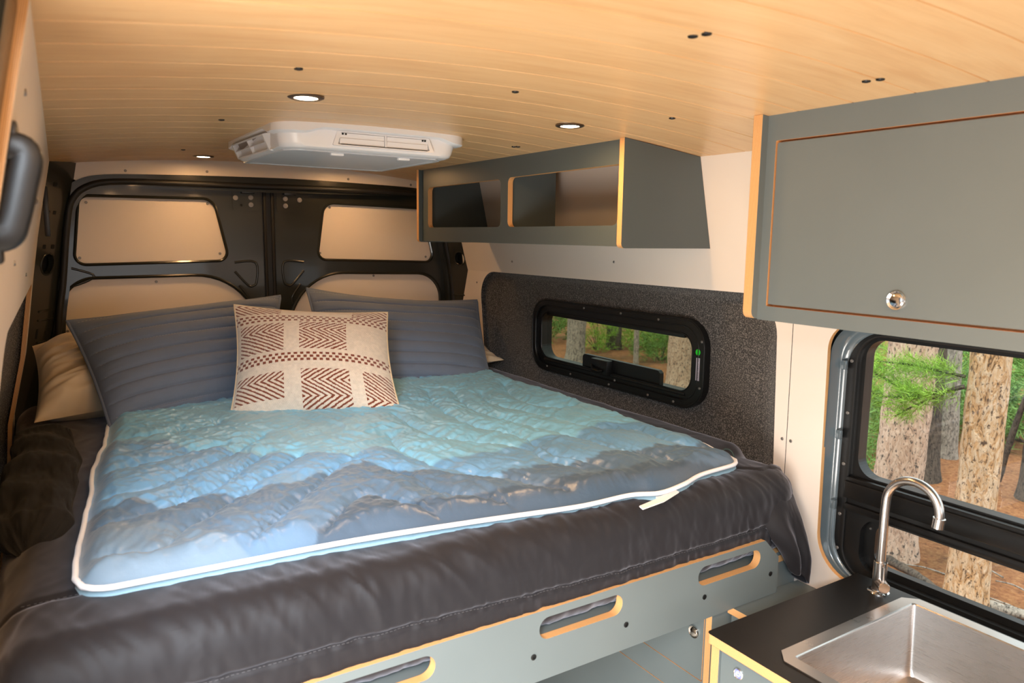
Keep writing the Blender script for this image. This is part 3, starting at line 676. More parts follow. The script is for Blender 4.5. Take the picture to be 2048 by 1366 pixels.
# front louvre set in the shroud
yF = 1.818
board('vent_frame', rpoly([(0.628, 0.2175), (0.905, 0.2175), (0.890, 0.2535), (0.640, 0.2535)], 0.003), [rpoly([(0.640, 0.221), (0.893, 0.221), (0.882, 0.250), (0.650, 0.250)], 0.002)], [WHITE, WHITE], (0, yF, 0), (1, 0, 0), (0, 0, 1), -0.008, ac)
for (xa, xb) in ((0.646, 0.763), (0.771, 0.886)):
    for z0 in (0.2225, 0.2365):
        board('louvre_slat', rrect(xa, xb, 0, 0.0138 if z0 < .23 else .0125, 0.001), [], [WHITE, WHITE], (0, yF + .002, z0), (1, 0, 0), (0, -0.16, 1), -0.002, ac)
box('louvre_divider', (0.7645, yF - .001, 0.221), (0.7695, yF + .004, 0.251), WHITE, ac)
for x in (0.653, 0.661, 0.871, 0.878): box('louvre_gap', (x - .0022, yF - 0.0015, 0.2445), (x + .0022, yF + .001, 0.2485), BLACK_MATT, ac)
# side louvre turned out from the left face
LO, LU, LV = Vector((0.509, 1.955, 0.2085)), Vector((-0.03, 1, 0)).normalized(), Vector((-0.48, -0.12, 1)).normalized()
lw, lh = 0.31, 0.043
board('vent_frame', rrect(0, lw, 0, lh, 0.004), [rrect(0.010, lw - .010, 0.004, lh - .004, 0.002)], [WHITE, WHITE], LO, LU, LV, 0.022, ac)
GREYV = mat('vent_grey', srgb(150, 142, 136), 0.5)
board('louvre_back', rrect(0.002, lw - .002, 0.001, lh - .001, 0.002), [], [GREYV, GREYV], LO + LU.cross(LV) * 0.016, LU, LV, 0.004, ac)
board('louvre_fin', [(0.008, lh * .5 - .0012), (lw - .008, lh * .5 - .0012), (lw - .008, lh * .5 + .0012), (0.008, lh * .5 + .0012)], [], [WHITE, WHITE], LO + LU.cross(LV) * 0.001, LU, LV, 0.016, ac)
for k in (0.5,): board('louvre_fin', [(lw * k - .003, 0.003), (lw * k + .003, 0.003), (lw * k + .003, lh - .003), (lw * k - .003, lh - .003)], [], [WHITE, WHITE], LO + LU.cross(LV) * 0.001, LU, LV, 0.016, ac)
from_py('louvre_cheek', [tuple(LO), tuple(LO + LV * lh), (0.512, 1.905, 0.250), (0.514, 1.90, 0.212), tuple(LO + Vector((.02, 0, 0))), tuple(LO + LV * lh + Vector((.03, 0, 0)))], [(0, 1, 2, 3), (4, 5, 1, 0), (3, 2, 5, 4)], WHITE, ac)
for z in (0.2213,): box('louvre_gap', (0.648, yF - 0.0012, z - .0007), (0.885, yF + .001, z + .0007), BLACK_MATT, ac)

# ------------------------------------------------------------------ overhead shelf
sh = thing('overhead_shelf', 'slate overhead shelf with two slotted openings above the felt-lined window', 'shelf', (1.42, 2.05, -0.026))
FL_, BS_ = [LAM_DARK, PLY], [LAM_DARK, PLY]
endp = rpoly([(1.250, -0.026), (1.574, -0.026), (1.519, 0.222), (1.519, 0.240), (1.250, 0.258)], [0.012, 0, 0, 0, 0], 5)
endp = [(x, min(z, zceil(x) - 0.0006)) for x, z in endp]
for y in (1.450, 2.645): board('end_panel', endp, [], BS_, (0, y, 0), (1, 0, 0), (0, 0, 1), -0.018, sh)
S1 = rpoly([(2.062, 0.030), (2.592, 0.030), (2.592, 0.180), (2.062, 0.182)], 0.018); S2 = rpoly([(1.482, 0.032), (2.018, 0.030), (2.018, 0.184), (1.482, 0.187)], [0.022, 0.018, 0.018, 0.006])
board('front_panel', [(1.468, -0.022), (2.645, -0.022), (2.645, 0.2485), (1.468, 0.2485)], [S1, S2], BS_, (1.264, 0, 0), (0, 1, 0), (0, 0, 1), 0.018, sh)
board('base_panel', [(1.282, 1.468), (1.573, 1.468), (1.573, 2.645), (1.282, 2.645)], [], BS_, (0, 0, -0.004), (1, 0, 0), (0, 1, 0), -0.018, sh)
dv = [(1.282, -0.004), (1.46, -0.004), (1.46, 0.235), (1.282, 0.245)]
board('divider', dv, [], BS_, (0, 2.032, 0), (1, 0, 0), (0, 0, 1), -0.015, sh)

# ------------------------------------------------------------------ overhead cabinet above the galley
oc = thing('overhead_cabinet', 'blue-grey overhead cabinet with flush lift-up door above the galley window', 'cabinet', (1.40, 0.4, -0.165))
B2 = [LAM, PLY]
endq = rpoly([(1.243, -0.163), (1.60, -0.163), (1.575, -0.025), (1.519, 0.222), (1.519, 0.235), (1.243, 0.256)], [0.016, 0, 0, 0, 0, 0], 5)
endq = [(x, min(z, zceil(x) - 0.0006)) for x, z in endq]
for y in (1.024, -0.62): board('end_panel', endq, [], B2, (0, y, 0), (1, 0, 0), (0, 0, 1), -0.022, oc)
dh = rrect(0.05, 1.003, -0.1355, 0.1975, 0.003, 3)
board('face_frame', [(-0.60, -0.165), (1.024, -0.165), (1.024, 0.2485), (-0.60, 0.2485)], [dh], B2, (1.262, 0, 0), (0, 1, 0), (0, 0, 1), 0.018, oc)
board('base_panel', [(1.28, -0.60), (1.60, -0.60), (1.60, 1.024), (1.28, 1.024)], [], B2, (0, 0, -0.147), (1, 0, 0), (0, 1, 0), -0.018, oc)
box('ply_back', (1.281, -0.02, -0.146), (1.283, 1.02, 0.215), PLY, oc)  # ply sheet that shows brown through the gap round the door
cd = board('door', rrect(0.0545, 0.9985, -0.131, 0.193, 0.003, 3), [], B2, (1.262, 0, 0), (0, 1, 0), (0, 0, 1), 0.018, oc)
def push_knob(p, axis, r, parent, name='knob'):
    return lathe(name, [(r, 0), (r, 0.003), (r * .94, 0.0045), (r * .82, 0.0035), (r * .80, 0.002), (r * .74, 0.0015), (r * .66, 0.0042), (r * .4, 0.0056), (r * .1, 0.006)], p, axis, CHROME, parent, 32)
push_knob((1.262, 0.727, -0.102), (-1, 0, 0), 0.0172, cd)

# ------------------------------------------------------------------ bed frame
bf = thing('bed', 'blue-grey slotted bed rail with exposed ply edges carrying the bed', 'bed frame', (0.7, 1.5, -1.2))
slots = [rrect(x0, x1, -0.787, -0.741, 0.0229, 8) for x0, x1 in ((1.218, 1.430), (0.779, 0.992), (0.340, 0.552), (-0.08, 0.11))]
rail = board('rail', rpoly([(-0.10, -0.872), (1.500, -0.872), (1.500, -0.778), (1.446, -0.7245), (-0.10, -0.7245)], [0, 0.006, 0.004, 0.004, 0]), slots, B2, (0, 1.107, 0), (1, 0, 0), (0, 0, 1), -0.020, bf)
for x in (1.472, 1.241, 1.004, 0.766, 0.53, 0.295):
    lathe('bolt', [(0.0062, 0), (0.0062, 0.0012), (0.0045, 0.0022), (0.0028, 0.0022), (0.0025, 0.0006)], (x, 1.107, -0.816), (0, -1, 0), BLACK, rail, 16)
board('platform', [(-0.10, 1.128), (1.60, 1.128), (1.60, 2.93), (-0.10, 2.93)], [], B2, (0, 0, -0.790), (1, 0, 0), (0, 1, 0), -0.018, bf)
box('platform_beam', (-0.10, 2.0, -0.86), (1.28, 2.03, -0.809), LAM, bf)

# ------------------------------------------------------------------ mattress in its black cover
def rounded_box(nx, ny, nz, lo, hi, r):
    """dense rounded box as arrays: cube faces, each a grid, pushed out from an inner box"""
    lo, hi = np.array(lo), np.array(hi); VV = []; FF = []; off = 0
    def face(ax, side, n1, n2):
        nonlocal off
        a1, a2 = [i for i in range(3) if i != ax]
        g1 = lo[a1] + (hi[a1] - lo[a1]) * np.linspace(0, 1, n1); g2 = lo[a2] + (hi[a2] - lo[a2]) * np.linspace(0, 1, n2)
        A, B = np.meshgrid(g1, g2, indexing='ij'); P = np.zeros((n1 * n2, 3)); P[:, a1] = A.ravel(); P[:, a2] = B.ravel(); P[:, ax] = hi[ax] if side else lo[ax]
        VV.append(P); FF.append(grid_faces(n1, n2, off, flip=(side == 0) ^ (ax == 1))); off += n1 * n2
    n = [nx, ny, nz]
    for ax in range(3):
        a1, a2 = [i for i in range(3) if i != ax]
        for side in (0, 1): face(ax, side, n[a1], n[a2])
    P = np.concatenate(VV); F = np.concatenate(FF)
    q = np.clip(P, lo + r, hi - r); d = P - q; L = np.linalg.norm(d, axis=1, keepdims=True); N = d / np.maximum(L, 1e-9)
    return q + N * r, N, F
mt = thing('mattress', 'wide mattress in a wrinkled black cover filling the rear of the van', 'mattress', (0.75, 2.0, -0.735))
P, N, F = rounded_box(320, 260, 60, (-0.10, 1.122, -0.788), (1.60, 2.90, -0.575), 0.066)
x, y, z = P[:, 0].copy(), P[:, 1].copy(), P[:, 2].copy()
front = smooth01(1.40, 1.10, y); top = np.clip(N[:, 2], 0, 1)
# slow lumps, fold lines that run down over the front edge, and fine creases
wob = 0.010 * fbm(x * 3.2, y * 3.0, 1.5, 3)
fold = fbm(x * 11 + 2.2 * fbm(x * 2, y * 2, 4., 2), (y * 1.2 + z * 2.0), 7.3, 3)
fold2 = fbm((x - .5 * y) * 26, (y + z) * 3.0, 3.1, 3)
rdg = lambda q_: 1 - 2.2 * np.abs(q_)
tt = (1.30 - y) + (-0.575 - z); cc = x - 0.42 * tt; env = smooth01(0.10, 0.18, tt) * smooth01(0.36, 0.20, tt)
bund = np.exp(-((x - 0.47) / 0.20) ** 2) + .35 * np.exp(-((x - 1.05) / 0.25) ** 2) + .25
disp = 0.0070 * env * bund * rdg(fbm(cc * 15 + 1.5 * fbm(x * 3, tt * 3, 2., 2), tt * 2.2, 5.5, 2)) + 0.55 * wob + front * (0.0018 * rdg(fold) + 0.0022 * rdg(fold2)) * (0.35 + 0.65 * smooth01(0.05, 0.45, x)) + 0.0022 * rdg(fbm(x * 20 + 2 * fbm(x * 5, y * 5, 1., 2), y * 6 + z * 6, 9.4, 3)) + front * 0.0020 * rdg(fbm(cc * 44 + fbm(x * 8, tt * 8, 1., 2), tt * 6, 9.4, 3)) + 0.0010 * fbm(x * 60, y * 22, z * 22, 2)
seamz = -0.687 + 0.012 * np.sin(x * 3.1 + 1.0)
sg = np.exp(-((z - seamz) / 0.0045) ** 2) * smooth01(1.30, 1.16, y)
disp += -0.0065 * sg + 0.003 * front * rdg(fbm(x * 45, 0 * y, 2.2, 2)) * np.exp(-((z - seamz) / 0.022) ** 2)
sy2 = 1.305 + 0.10 * 0 + 0.004 * np.sin(x * 9); s2 = np.exp(-((y - sy2 + 0.0 * x) / 0.006) ** 2) * top * smooth01(0.08, 0.0, x); disp += -0.007 * s2
P = P + N * disp[:, None]
wide = smooth01(1.27, 1.36, P[:, 1]); P[:, 0] = np.where(P[:, 0] > 0.8, 0.8 + (P[:, 0] - 0.8) * (1 + wide * 0.045 / 0.8), P[:, 0])
P[:, 2] += wide * top * smooth01(1.2, 1.6, x) * 0.018
np_mesh('cover', P, F, BLACKC, mt)
# stitched seams
def stitch_line(name, pts, m, parent, r=0.0006, step=0.008, on=0.6):
    P = [Vector(p) for p in pts]; parts = []; acc = 0
    for a, b in zip(P, P[1:]):
        L = (b - a).length; t = (b - a)
        s = -acc
        while s < L:
            s0 = max(0, s); s1 = min(L, s + step * on)
            if s1 - s0 > step * .2: parts.append(tube_data([a + t * (s0 / L), a + t * (s1 / L)], r, 5))
            s += step
        acc = (L + acc) % step
    V, F = merge(parts); o = from_py(name, V, F, m, parent); o['kind'] = 'stuff'; return o
_m = (N[:, 1] < -0.7) & (np.abs(z - seamz) < 0.005); _o = np.argsort(x[_m]); _x, _y, _z = P[_m][_o].T
_xs = np.linspace(0.0, 1.48, 150); _b = [np.abs(_x - q_) < 0.012 for q_ in _xs]
stitch_line('seam_stitching', [(float(q_), float(_y[w_].min()) + 0.0004, float(_z[w_].mean())) for q_, w_ in zip(_xs, _b) if w_.any()], STITCH_D, mt)
stitch_line('seam_stitching', [(x, 1.305 + 0.004 * math.sin(x * 9), -0.5755) for x in np.linspace(-0.06, 0.06, 8)], STITCH_D, mt)
stitch_line('seam_stitching', [(1.535 + 0.03 * t, 1.62 - 0.11 * t, -0.565) for t in (0, .5, 1)], STITCH_D, mt)
stitch_line('seam_stitching', [(1.515 + 0.03 * t, 1.40 - 0.10 * t, -0.568) for t in (0, .5, 1)], STITCH_D, mt)
# loose corner of the cover hanging past the rail's end
nu, nv = 70, 60
u, v = np.meshgrid(np.linspace(0, 1, nu), np.linspace(0, 1, nv), indexing='ij')
xx = 1.440 + 0.160 * u + 0.085 * (1 - u) ** 1.5 * smooth01(.35, 1, v) - 0.006 * v * u; bul = np.sin(np.clip(v * 1.9, 0, math.pi / 2))
yy = 1.150 - 0.070 * bul + 0.05 * u ** 3 * 0 + 0.010 * np.sin(u * 13 + 1.5 * v) * smooth01(0.25, 0.8, v) + 0.004 * fbm(u * 6, v * 4, 0., 3) + 0.05 * smooth01(.82, 1.0, u) + 0.040 * (1 - smooth01(0, .40, u)) * (1 - .7 * v) + .03 * (1 - v) ** 6
zz = -0.592 + 0.0 * u - v * (0.205 + 0.055 * u + 0.012 * np.sin(u * 9)) + 0.022 * (1 - np.clip(v * 2.2, 0, 1)) ** 2 - .02 * smooth01(.6, 1, u) * (1 - v)
dra = np.stack([xx, yy, zz], -1).reshape(-1, 3)
o = np_mesh('hanging_corner', dra, grid_faces(nu, nv), BLACKC, mt); md = o.modifiers.new('thick', 'SOLIDIFY'); md.thickness = 0.006

# folded dark blanket heaped along the left side
nu, nv = 90, 120
u, v = np.meshgrid(np.linspace(0, 1, nu), np.linspace(0, 1, nv), indexing='ij')
an = math.pi * u; rr = 0.066 + 0.010 * np.sin(v * 3.0 + .4) + 0.016 * fbm(u * 3, v * 5, 2., 3)
cxx = -0.040 + 0.02 * np.sin(v * 2.6) - 0.015 * (1 - v); endt = np.clip(np.minimum(v, 1 - v) / 0.10, 0, 1) ** .5
bx = cxx - np.cos(an) * rr * (0.25 + .75 * endt); by = 1.55 + 0.90 * v + .02 * fbm(u * 4, v * 3, 8., 2); bz = -0.585 + np.sin(an) ** .7 * rr * 0.78 * endt + 0.008 * fbm(u * 9, v * 9, 4., 3) + .006 * np.sin(v * 26 + 3 * u)
o = np_mesh('folded_blanket', np.stack([bx, by, bz], -1).reshape(-1, 3), grid_faces(nu, nv, flip=True), BLACKB, None)
tag(o, 'rumpled dark blanket heaped beside the left grey pillow', 'blanket'); anchor(o, (0.02, 2.0, -0.58))

# ------------------------------------------------------------------ printed camping quilt
q = thing('camping_quilt', 'puffy blue printed quilt with white piping spread over the black bed', 'quilt', (0.75, 1.8, -0.575))
nu, nv = 420, 330
near = catmull([(0.0, 1.268, 0), (0.10, 1.264, 0), (0.22, 1.258, 0), (0.45, 1.245, 0), (0.70, 1.212, 0), (0.92, 1.180, 0), (1.06, 1.178, 0), (1.13, 1.158, 0), (1.22, 1.172, 0), (1.30, 1.196, 0), (1.40, 1.205, 0), (1.480, 1.212, 0)], 12)
nx_, ny_ = np.array([p.x for p in near]), np.array([p.y for p in near])
lefty = np.array([1.24, 1.32, 1.40, 1.55, 1.75, 1.95, 2.15, 2.30, 2.6]); leftx = np.array([0.016, 0.018, 0.020, 0.038, 0.062, 0.078, 0.112, 0.128, 0.165])
righty = np.array([1.2, 1.35, 1.6, 1.9, 2.2, 2.6]); rightx = np.array([1.478, 1.470, 1.455, 1.462, 1.462, 1.50])
U, Vv = np.meshgrid(np.linspace(0, 1, nu), np.linspace(0, 1, nv), indexing='ij')
U = U - 0.0 + 0.02 * np.sin(2 * math.pi * U) * -1 / (2 * math.pi)
X = leftx[1] + U * (1.474 - leftx[1]); Y0 = np.interp(X, nx_, ny_)
RC = 0.055; dl_ = U * 1.455; dr2 = (1 - U) * 1.455
Y0 = Y0 + np.where(dl_ < RC, RC - np.sqrt(np.clip(RC ** 2 - (RC - dl_) ** 2, 0, None)), 0) + np.where(dr2 < RC, RC - np.sqrt(np.clip(RC ** 2 - (RC - dr2) ** 2, 0, None)), 0)
Y = Y0 + Vv * (2.62 - Y0)
XL = np.interp(Y, lefty, leftx) + 0.004 * fbm(Y * 14, Y * 0, 2.2, 2); XR = np.interp(Y, righty, rightx) + 0.006 * fbm(Y * 14, Y * 0, 5.2, 2); X = XL + U * (XR - XL)
# stitched channels: seam lines as they run over the quilt, each with its own gathered creases
SEAMS = [[(0.042, 1.239), (0.148, 1.22), (0.25, 1.215), (0.32, 1.214), (0.407, 1.226)], [(0.339, 1.202), (0.409, 1.271), (0.475, 1.347), (0.52, 1.392), (0.556, 1.383), (0.592, 1.306), (0.632, 1.228)], [(0.238, 1.242), (0.312, 1.317), (0.395, 1.422), (0.466, 1.5), (0.553, 1.606), (0.608, 1.623)], [(0.046, 1.351), (0.111, 1.33), (0.15, 1.335), (0.187, 1.391), (0.264, 1.471), (0.321, 1.538), (0.411, 1.634), (0.502, 1.735)], [(0.054, 1.493), (0.133, 1.508), (0.191, 1.527), (0.268, 1.584), (0.354, 1.685), (0.427, 1.778)], [(0.073, 1.653), (0.167, 1.659), (0.267, 1.735), (0.371, 1.831), (0.472, 1.956)], [(0.096, 1.835), (0.198, 1.85), (0.295, 1.896), (0.349, 1.908)], [(0.131, 2.126), (0.25, 2.095), (0.341, 2.107), (0.395, 2.144)], [(0.391, 2.248), (0.364, 1.9), (0.343, 1.656), (0.341, 1.526), (0.314, 1.327), (0.31, 1.179)], [(0.645, 1.961), (0.62, 1.799), (0.608, 1.623), (0.651, 1.549), (0.645, 1.412), (0.633, 1.31)], [(0.289, 2.136), (0.247, 1.784), (0.199, 1.523)], [(0.764, 1.804), (0.73, 1.658), (0.759, 1.482), (0.819, 1.375), (0.886, 1.27), (0.92, 1.219)], [(0.861, 1.99), (0.856, 1.834), (0.872, 1.703), (0.953, 1.601), (1.007, 1.516), (1.003, 1.402), (1.036, 1.307)], [(1.102, 2.259), (1.037, 2.099), (1.007, 1.932), (1.007, 1.77), (1.053, 1.639), (1.056, 1.542), (1.046, 1.425), (1.097, 1.279)], [(1.176, 2.218), (1.106, 1.979), (1.117, 1.798), (1.157, 1.621), (1.191, 1.521), (1.208, 1.383), (1.263, 1.252)], [(1.241, 2.135), (1.195, 2.011), (1.214, 1.892), (1.253, 1.757), (1.288, 1.567), (1.371, 1.499), (1.371, 1.362), (1.428, 1.292)], [(1.386, 2.22), (1.316, 2.062), (1.295, 1.914), (1.346, 1.831), (1.392, 1.819)], [(0.643, 1.52), (0.663, 1.466), (0.685, 1.337), (0.74, 1.269), (0.831, 1.159)], [(1.022, 2.256), (0.911, 1.938), (0.73, 1.658)], [(1.195, 2.011), (1.117, 1.798), (1.062, 1.635), (1.05, 1.509), (1.014, 1.396), (0.993, 1.317)], [(1.288, 1.567), (1.233, 1.44), (1.263, 1.252)]]
CROSS = {8, 9, 10, 18, 19, 20}
dS = np.full(X.shape, 9.0); sS = np.zeros(X.shape); dC = np.full(X.shape, 9.0); kS = np.zeros(X.shape)
for k_, L_ in enumerate(SEAMS):
    Pc = catmull([(a_, b_, 0) for a_, b_ in L_], 4); acc = 0.0
    for p_, q_ in zip(Pc, Pc[1:]):
        ex, ey = q_.x - p_.x, q_.y - p_.y; l2 = max(ex * ex + ey * ey, 1e-9); ln = math.sqrt(l2)
        t_ = np.clip(((X - p_.x) * ex + (Y - p_.y) * ey) / l2, 0, 1); dd = np.hypot(X - p_.x - t_ * ex, Y - p_.y - t_ * ey)
        if k_ in CROSS: dC = np.minimum(dC, dd)
        else:
            m_ = dd < dS; dS = np.where(m_, dd, dS); sS = np.where(m_, acc + t_ * ln, sS); kS = np.where(m_, k_, kS)
        acc += ln
edge = np.minimum(np.minimum((Y - Y0), U * 1.45), (1 - U) * 1.45); em = smooth01(0.0, 0.05, edge)
rdg2 = lambda q_: 1 - 2.2 * np.abs(q_)
warp = 1.2 * fbm(X * 6, Y * 6, 5., 2)
puff = 1 - np.exp(-(dS / 0.028)); nearS = np.exp(-(dS / 0.022)); nearC = np.exp(-(dC / 0.018)); node = np.exp(-(dS ** 2 + dC ** 2) / 0.05 ** 2)
gath = rdg2(fbm(sS * 42 + kS * 7.3 + warp * .6, dS * 9, 3.0, 2)); gath2 = rdg2(fbm(sS * 95 + kS * 3.3, dS * 14, 5.0, 2))
cross = rdg2(fbm((X * .8 + Y * .35) * 26 + 1.6 * warp, (Y * .8 - X * .35) * 6 + warp, 1.0, 3)); lng = rdg2(fbm((Y * .9 - X * .4) * 24 + 1.3 * warp, (X * .9 + Y * .4) * 7, 6.0, 3)); fine = rdg2(fbm(X * 60 + 3 * warp, Y * 34 + 2 * warp, 8.0, 3))
rad = rdg2(fbm(np.arctan2(dS, dC) * 3.2 + kS * 2.1, kS * 1.7, 4.4, 2))
Z = 0.010 + 0.019 * puff * em - 0.004 * np.exp(-(dS / .004) ** 2) * em - 0.0035 * nearC * em + em * (0.0060 * gath * nearS + 0.0024 * gath2 * np.exp(-dS / .012) + 0.0050 * cross * (.35 + .65 * puff) + 0.0036 * lng + 0.0018 * fine + 0.0055 * rad * node) + 0.008 * fbm(X * 3.4, Y * 3.4, 6., 2) * em
Z += 0.012 * np.sin(np.clip(edge / 0.03, 0, 1) * math.pi / 2)
base = -0.568 + 0.012 * smooth01(1.2, 1.5, X) * smooth01(1.27, 1.36, Y) - 0.006 * smooth01(1.24, 1.12, Y)
Zt = base + Z
# printed picture: hazy ridges of forest, one darker than the next towards the near edge
tree = np.abs(fbm(X * 30, Y * 6, 3.3, 4)) * 0.05; wav = .02 * fbm(X * 9, Y * 2, 6.1, 3)
B1x, B1y = zip((0.0, 2.08), (0.126, 2.063), (0.236, 1.991), (0.275, 1.903), (0.35, 1.86), (0.404, 1.77), (0.519, 1.72), (0.6, 1.65), (0.685, 1.69), (0.72, 1.60), (0.746, 1.52), (0.92, 1.50), (1.05, 1.56), (1.19, 1.53), (1.3, 1.58), (1.48, 1.50))
B2x, B2y = zip((0.0, 1.60), (0.13, 1.588), (0.161, 1.542), (0.26, 1.541), (0.345, 1.524), (0.429, 1.538), (0.529, 1.583), (0.584, 1.588), (0.649, 1.532), (0.72, 1.46), (0.83, 1.37), (1.0, 1.36), (1.2, 1.37), (1.48, 1.31))
B3x, B3y = zip((0.0, 1.49), (0.127, 1.45), (0.185, 1.40), (0.232, 1.33), (0.30, 1.22), (0.34, 1.20), (0.508, 1.20), (1.48, 1.1))
B4x, B4y = zip((0.0, 1.0), (0.33, 1.19), (0.42, 1.29), (0.508, 1.384), (0.551, 1.375), (0.60, 1.30), (0.72, 1.28), (0.95, 1.26), (1.48, 1.20))
lay = [(9, (126, 184, 204)), (np.interp(X, B1x, B1y) + wav, (110, 158, 188)), (np.interp(X, B2x, B2y) + tree - .02, (90, 116, 134)), (np.interp(X, B3x, B3y) + wav, (112, 134, 146)), (np.interp(X, B4x, B4y) + wav + tree * .5, (72, 92, 106))]
C = np.zeros(X.shape + (3,)); C[:] = srgb(*lay[0][1])[:3]
for yb, c in lay[1:]:
    m_ = smooth01(0.006, -0.006, Y - yb)[..., None]; fade = smooth01(yb - .25, yb, Y)[..., None]
    C = C * (1 - m_) + m_ * (np.array(srgb(*c)[:3]) * (1.06 - .16 * fade))
C *= (1 + 0.10 * fbm(X * 6, Y * 6, 3., 3))[..., None]; C *= np.array((0.94, 0.96, 1.08))
Pq = np.stack([X, Y, Zt], -1).reshape(-1, 3); Fq = grid_faces(nu, nv, flip=True)
# side wall of the quilt under the piping
idx = lambda i, j: i * nv + j
rim = [idx(0, j) for j in range(nv - 1, -1, -1)] + [idx(i, 0) for i in range(1, nu)] + [idx(nu - 1, j) for j in range(1, nv)]
cen = np.array([0.75, 1.9, 0]); rp = Pq[rim]; off = len(Pq); dirn = (rp - cen); dirn[:, 2] = 0; dirn /= np.linalg.norm(dirn, axis=1, keepdims=True)
k_ = np.arange(len(rim)); ruff = (0.003 * fbm(k_ * 0.21, k_ * 0.0, 3., 3))[:, None]
r1 = rp + dirn * (0.005 + ruff) + np.array([0, 0, -0.012]); r2 = rp - dirn * (0.008 + ruff) + np.array([0, 0, -0.034])
Pq2 = np.concatenate([Pq, r1, r2]); nR = len(rim); Fs = []
for a, b in ((np.array(rim), off + np.arange(nR)), (off + np.arange(nR), off + nR + np.arange(nR))):
    Fs.append(np.stack([a[:-1], b[:-1], b[1:], a[1:]], 1))
Cq = np.concatenate([C.reshape(-1, 3), np.tile(np.array(srgb(150, 186, 204)[:3]), (2 * nR, 1))])
np_mesh('quilted_shell', Pq2, np.concatenate([Fq] + Fs), QUILT, q, Cq)
pp = (rp + dirn * 0.003 + np.array([0, 0, 0.0005]))
tube('piping', [tuple(p) for p in pp[::4]], 0.0052, PIPING, q, 8)
# white tape tab and loop
tabp = [(1.035, 1.176, -.553), (1.085, 1.164, -.561), (1.086, 1.160, -.561), (1.150, 1.148, -.564), (1.152, 1.160, -.553), (1.090, 1.170, -.552), (1.04, 1.181, -.548)]
o = board('tape_tab', [(0, 0), (0.062, 0.010), (0.062, 0.016), (0.128, 0.034), (0.132, 0.014), (0.070, -0.004), (0.0, -0.012)], [], [TAGM, TAGM], (1.060, 1.140, -0.573), (1, 0, 0), (0, 0.97, 0.25), -0.003, q)
tube('corner_loop', catmull([(1.452, 1.268, -.556), (1.470, 1.272, -.541), (1.484, 1.262, -.544), (1.482, 1.248, -.559), (1.468, 1.246, -.566)], 5), 0.0022, mat('teal_cord', srgb(40, 60, 60), 0.7), q, 6)

# ------------------------------------------------------------------ pillows
def pillow_surface(BL, BR, TR, TL, T, pinch=0.03, sag=0.0, a=2.6, b=0.55):
    BL, BR, TR, TL = (np.array(p, float) for p in (BL, BR, TR, TL))
    N = np.cross(BR - BL, TL - BL); N /= np.linalg.norm(N)
    def f(u, v, h=None, side=1):
        u = np.asarray(u, float); v = np.asarray(v, float)
        su, sv = 2 * u - 1, 2 * v - 1
        uu = .5 + (u - .5) * (1 - pinch * (1 - sv ** 2)); vv = .5 + (v - .5) * (1 - pinch * (1 - su ** 2))
        uu, vv = uu[..., None], vv[..., None]
        B = (1 - uu) * (1 - vv) * BL + uu * (1 - vv) * BR + uu * vv * TR + (1 - uu) * vv * TL
        p = np.clip((1 - np.abs(su) ** a) * (1 - np.abs(sv) ** a), 0, 1) ** b * T
        if h is not None: p = p + h * np.clip(p / (T * .5), 0, 1)
        B = B + N * (p * side)[..., None]
        B[..., 2] -= sag * (1 - su ** 2) * (v ** 2)
        return B
    return f, N
def make_pillow(name, label, cat, corners, T, m, nu, nv, height, group=None, cols=None, **k):
    f, N = pillow_surface(*corners, T, **k)
    base = np.mean(np.array(corners[:2], float), 0); t = thing(name, label, cat, base, group)
    u, v = np.meshgrid(np.linspace(0, 1, nu), np.linspace(0, 1, nv), indexing='ij')
    A = f(u, v, height(u, v)).reshape(-1, 3); nb_u, nb_v = max(20, nu // 5), max(20, nv // 5)
    u2, v2 = np.meshgrid(np.linspace(0, 1, nb_u), np.linspace(0, 1, nb_v), indexing='ij')
    B = f(u2, v2, None, -1).reshape(-1, 3)
    V = np.concatenate([A, B]); F = np.concatenate([grid_faces(nu, nv), grid_faces(nb_u, nb_v, len(A), flip=True)])
    C = None
    if cols is not None: C = np.concatenate([cols(u, v).reshape(-1, 3), np.tile(np.array(srgb(226, 214, 198)[:3]), (len(B), 1))])
    return t, f, V, F, C
def quilt_h(rows, seed):
    def h(u, v):
        w = v * rows + 0.35; d = np.abs(w - np.round(w)); side = np.maximum(smooth01(.22, 0, u), smooth01(.86, 1, u))
        return 0.007 * np.sqrt(np.clip(np.sin(math.pi * (w - np.floor(w))), 0, 1)) - 0.003 * np.exp(-(d / .07) ** 2) + 0.0022 * fbm(u * 30, v * 12, seed, 3) * (.4 + .6 * (d < .3)) + 0.005 * side * fbm(u * 5, v * 22, seed + 3, 3) + 0.006 * fbm(u * 3, v * 3, seed + 1, 2)
    return h
def quilted_pillow(label, corners, T, seed, rows=10, **k):
    t, f, V, F, _ = make_pillow('quilted_pillow', label, 'pillow', corners, T, GREYQ, 220, 200, quilt_h(rows, seed), 'grey quilted pillows', None, **k)
    np_mesh('sham', V, F, GREYQ, t)
    parts = []
    for r in range(rows + 1):
        v = (r + 0.65) / rows
        if v >= 0.985: continue
        us = np.linspace(0.03, 0.97, 260); va = np.full(us.shape, v)
        Q = f(us, va, quilt_h(rows, seed)(us, va) + 0.0006)
        for i in range(0, 258, 4): parts.append(tube_data([Q[i], Q[i + 2]], 0.0011, 4))
    V2, F2 = merge(parts); o = from_py('running_stitch', V2, F2, STITCH, t); o['kind'] = 'stuff'
    e = np.linspace(0, 1, 40); per = np.concatenate([f(e, e * 0), f(e * 0 + 1, e), f(e[::-1], e * 0 + 1), f(e * 0, e[::-1])])
    keep = [0] + [i for i in range(1, len(per)) if np.linalg.norm(per[i] - per[i - 1]) > 1e-4]
    tube('edge_binding', [tuple(p) for p in per[keep]], 0.0055, GREYQ, t, 8, True)
    return t
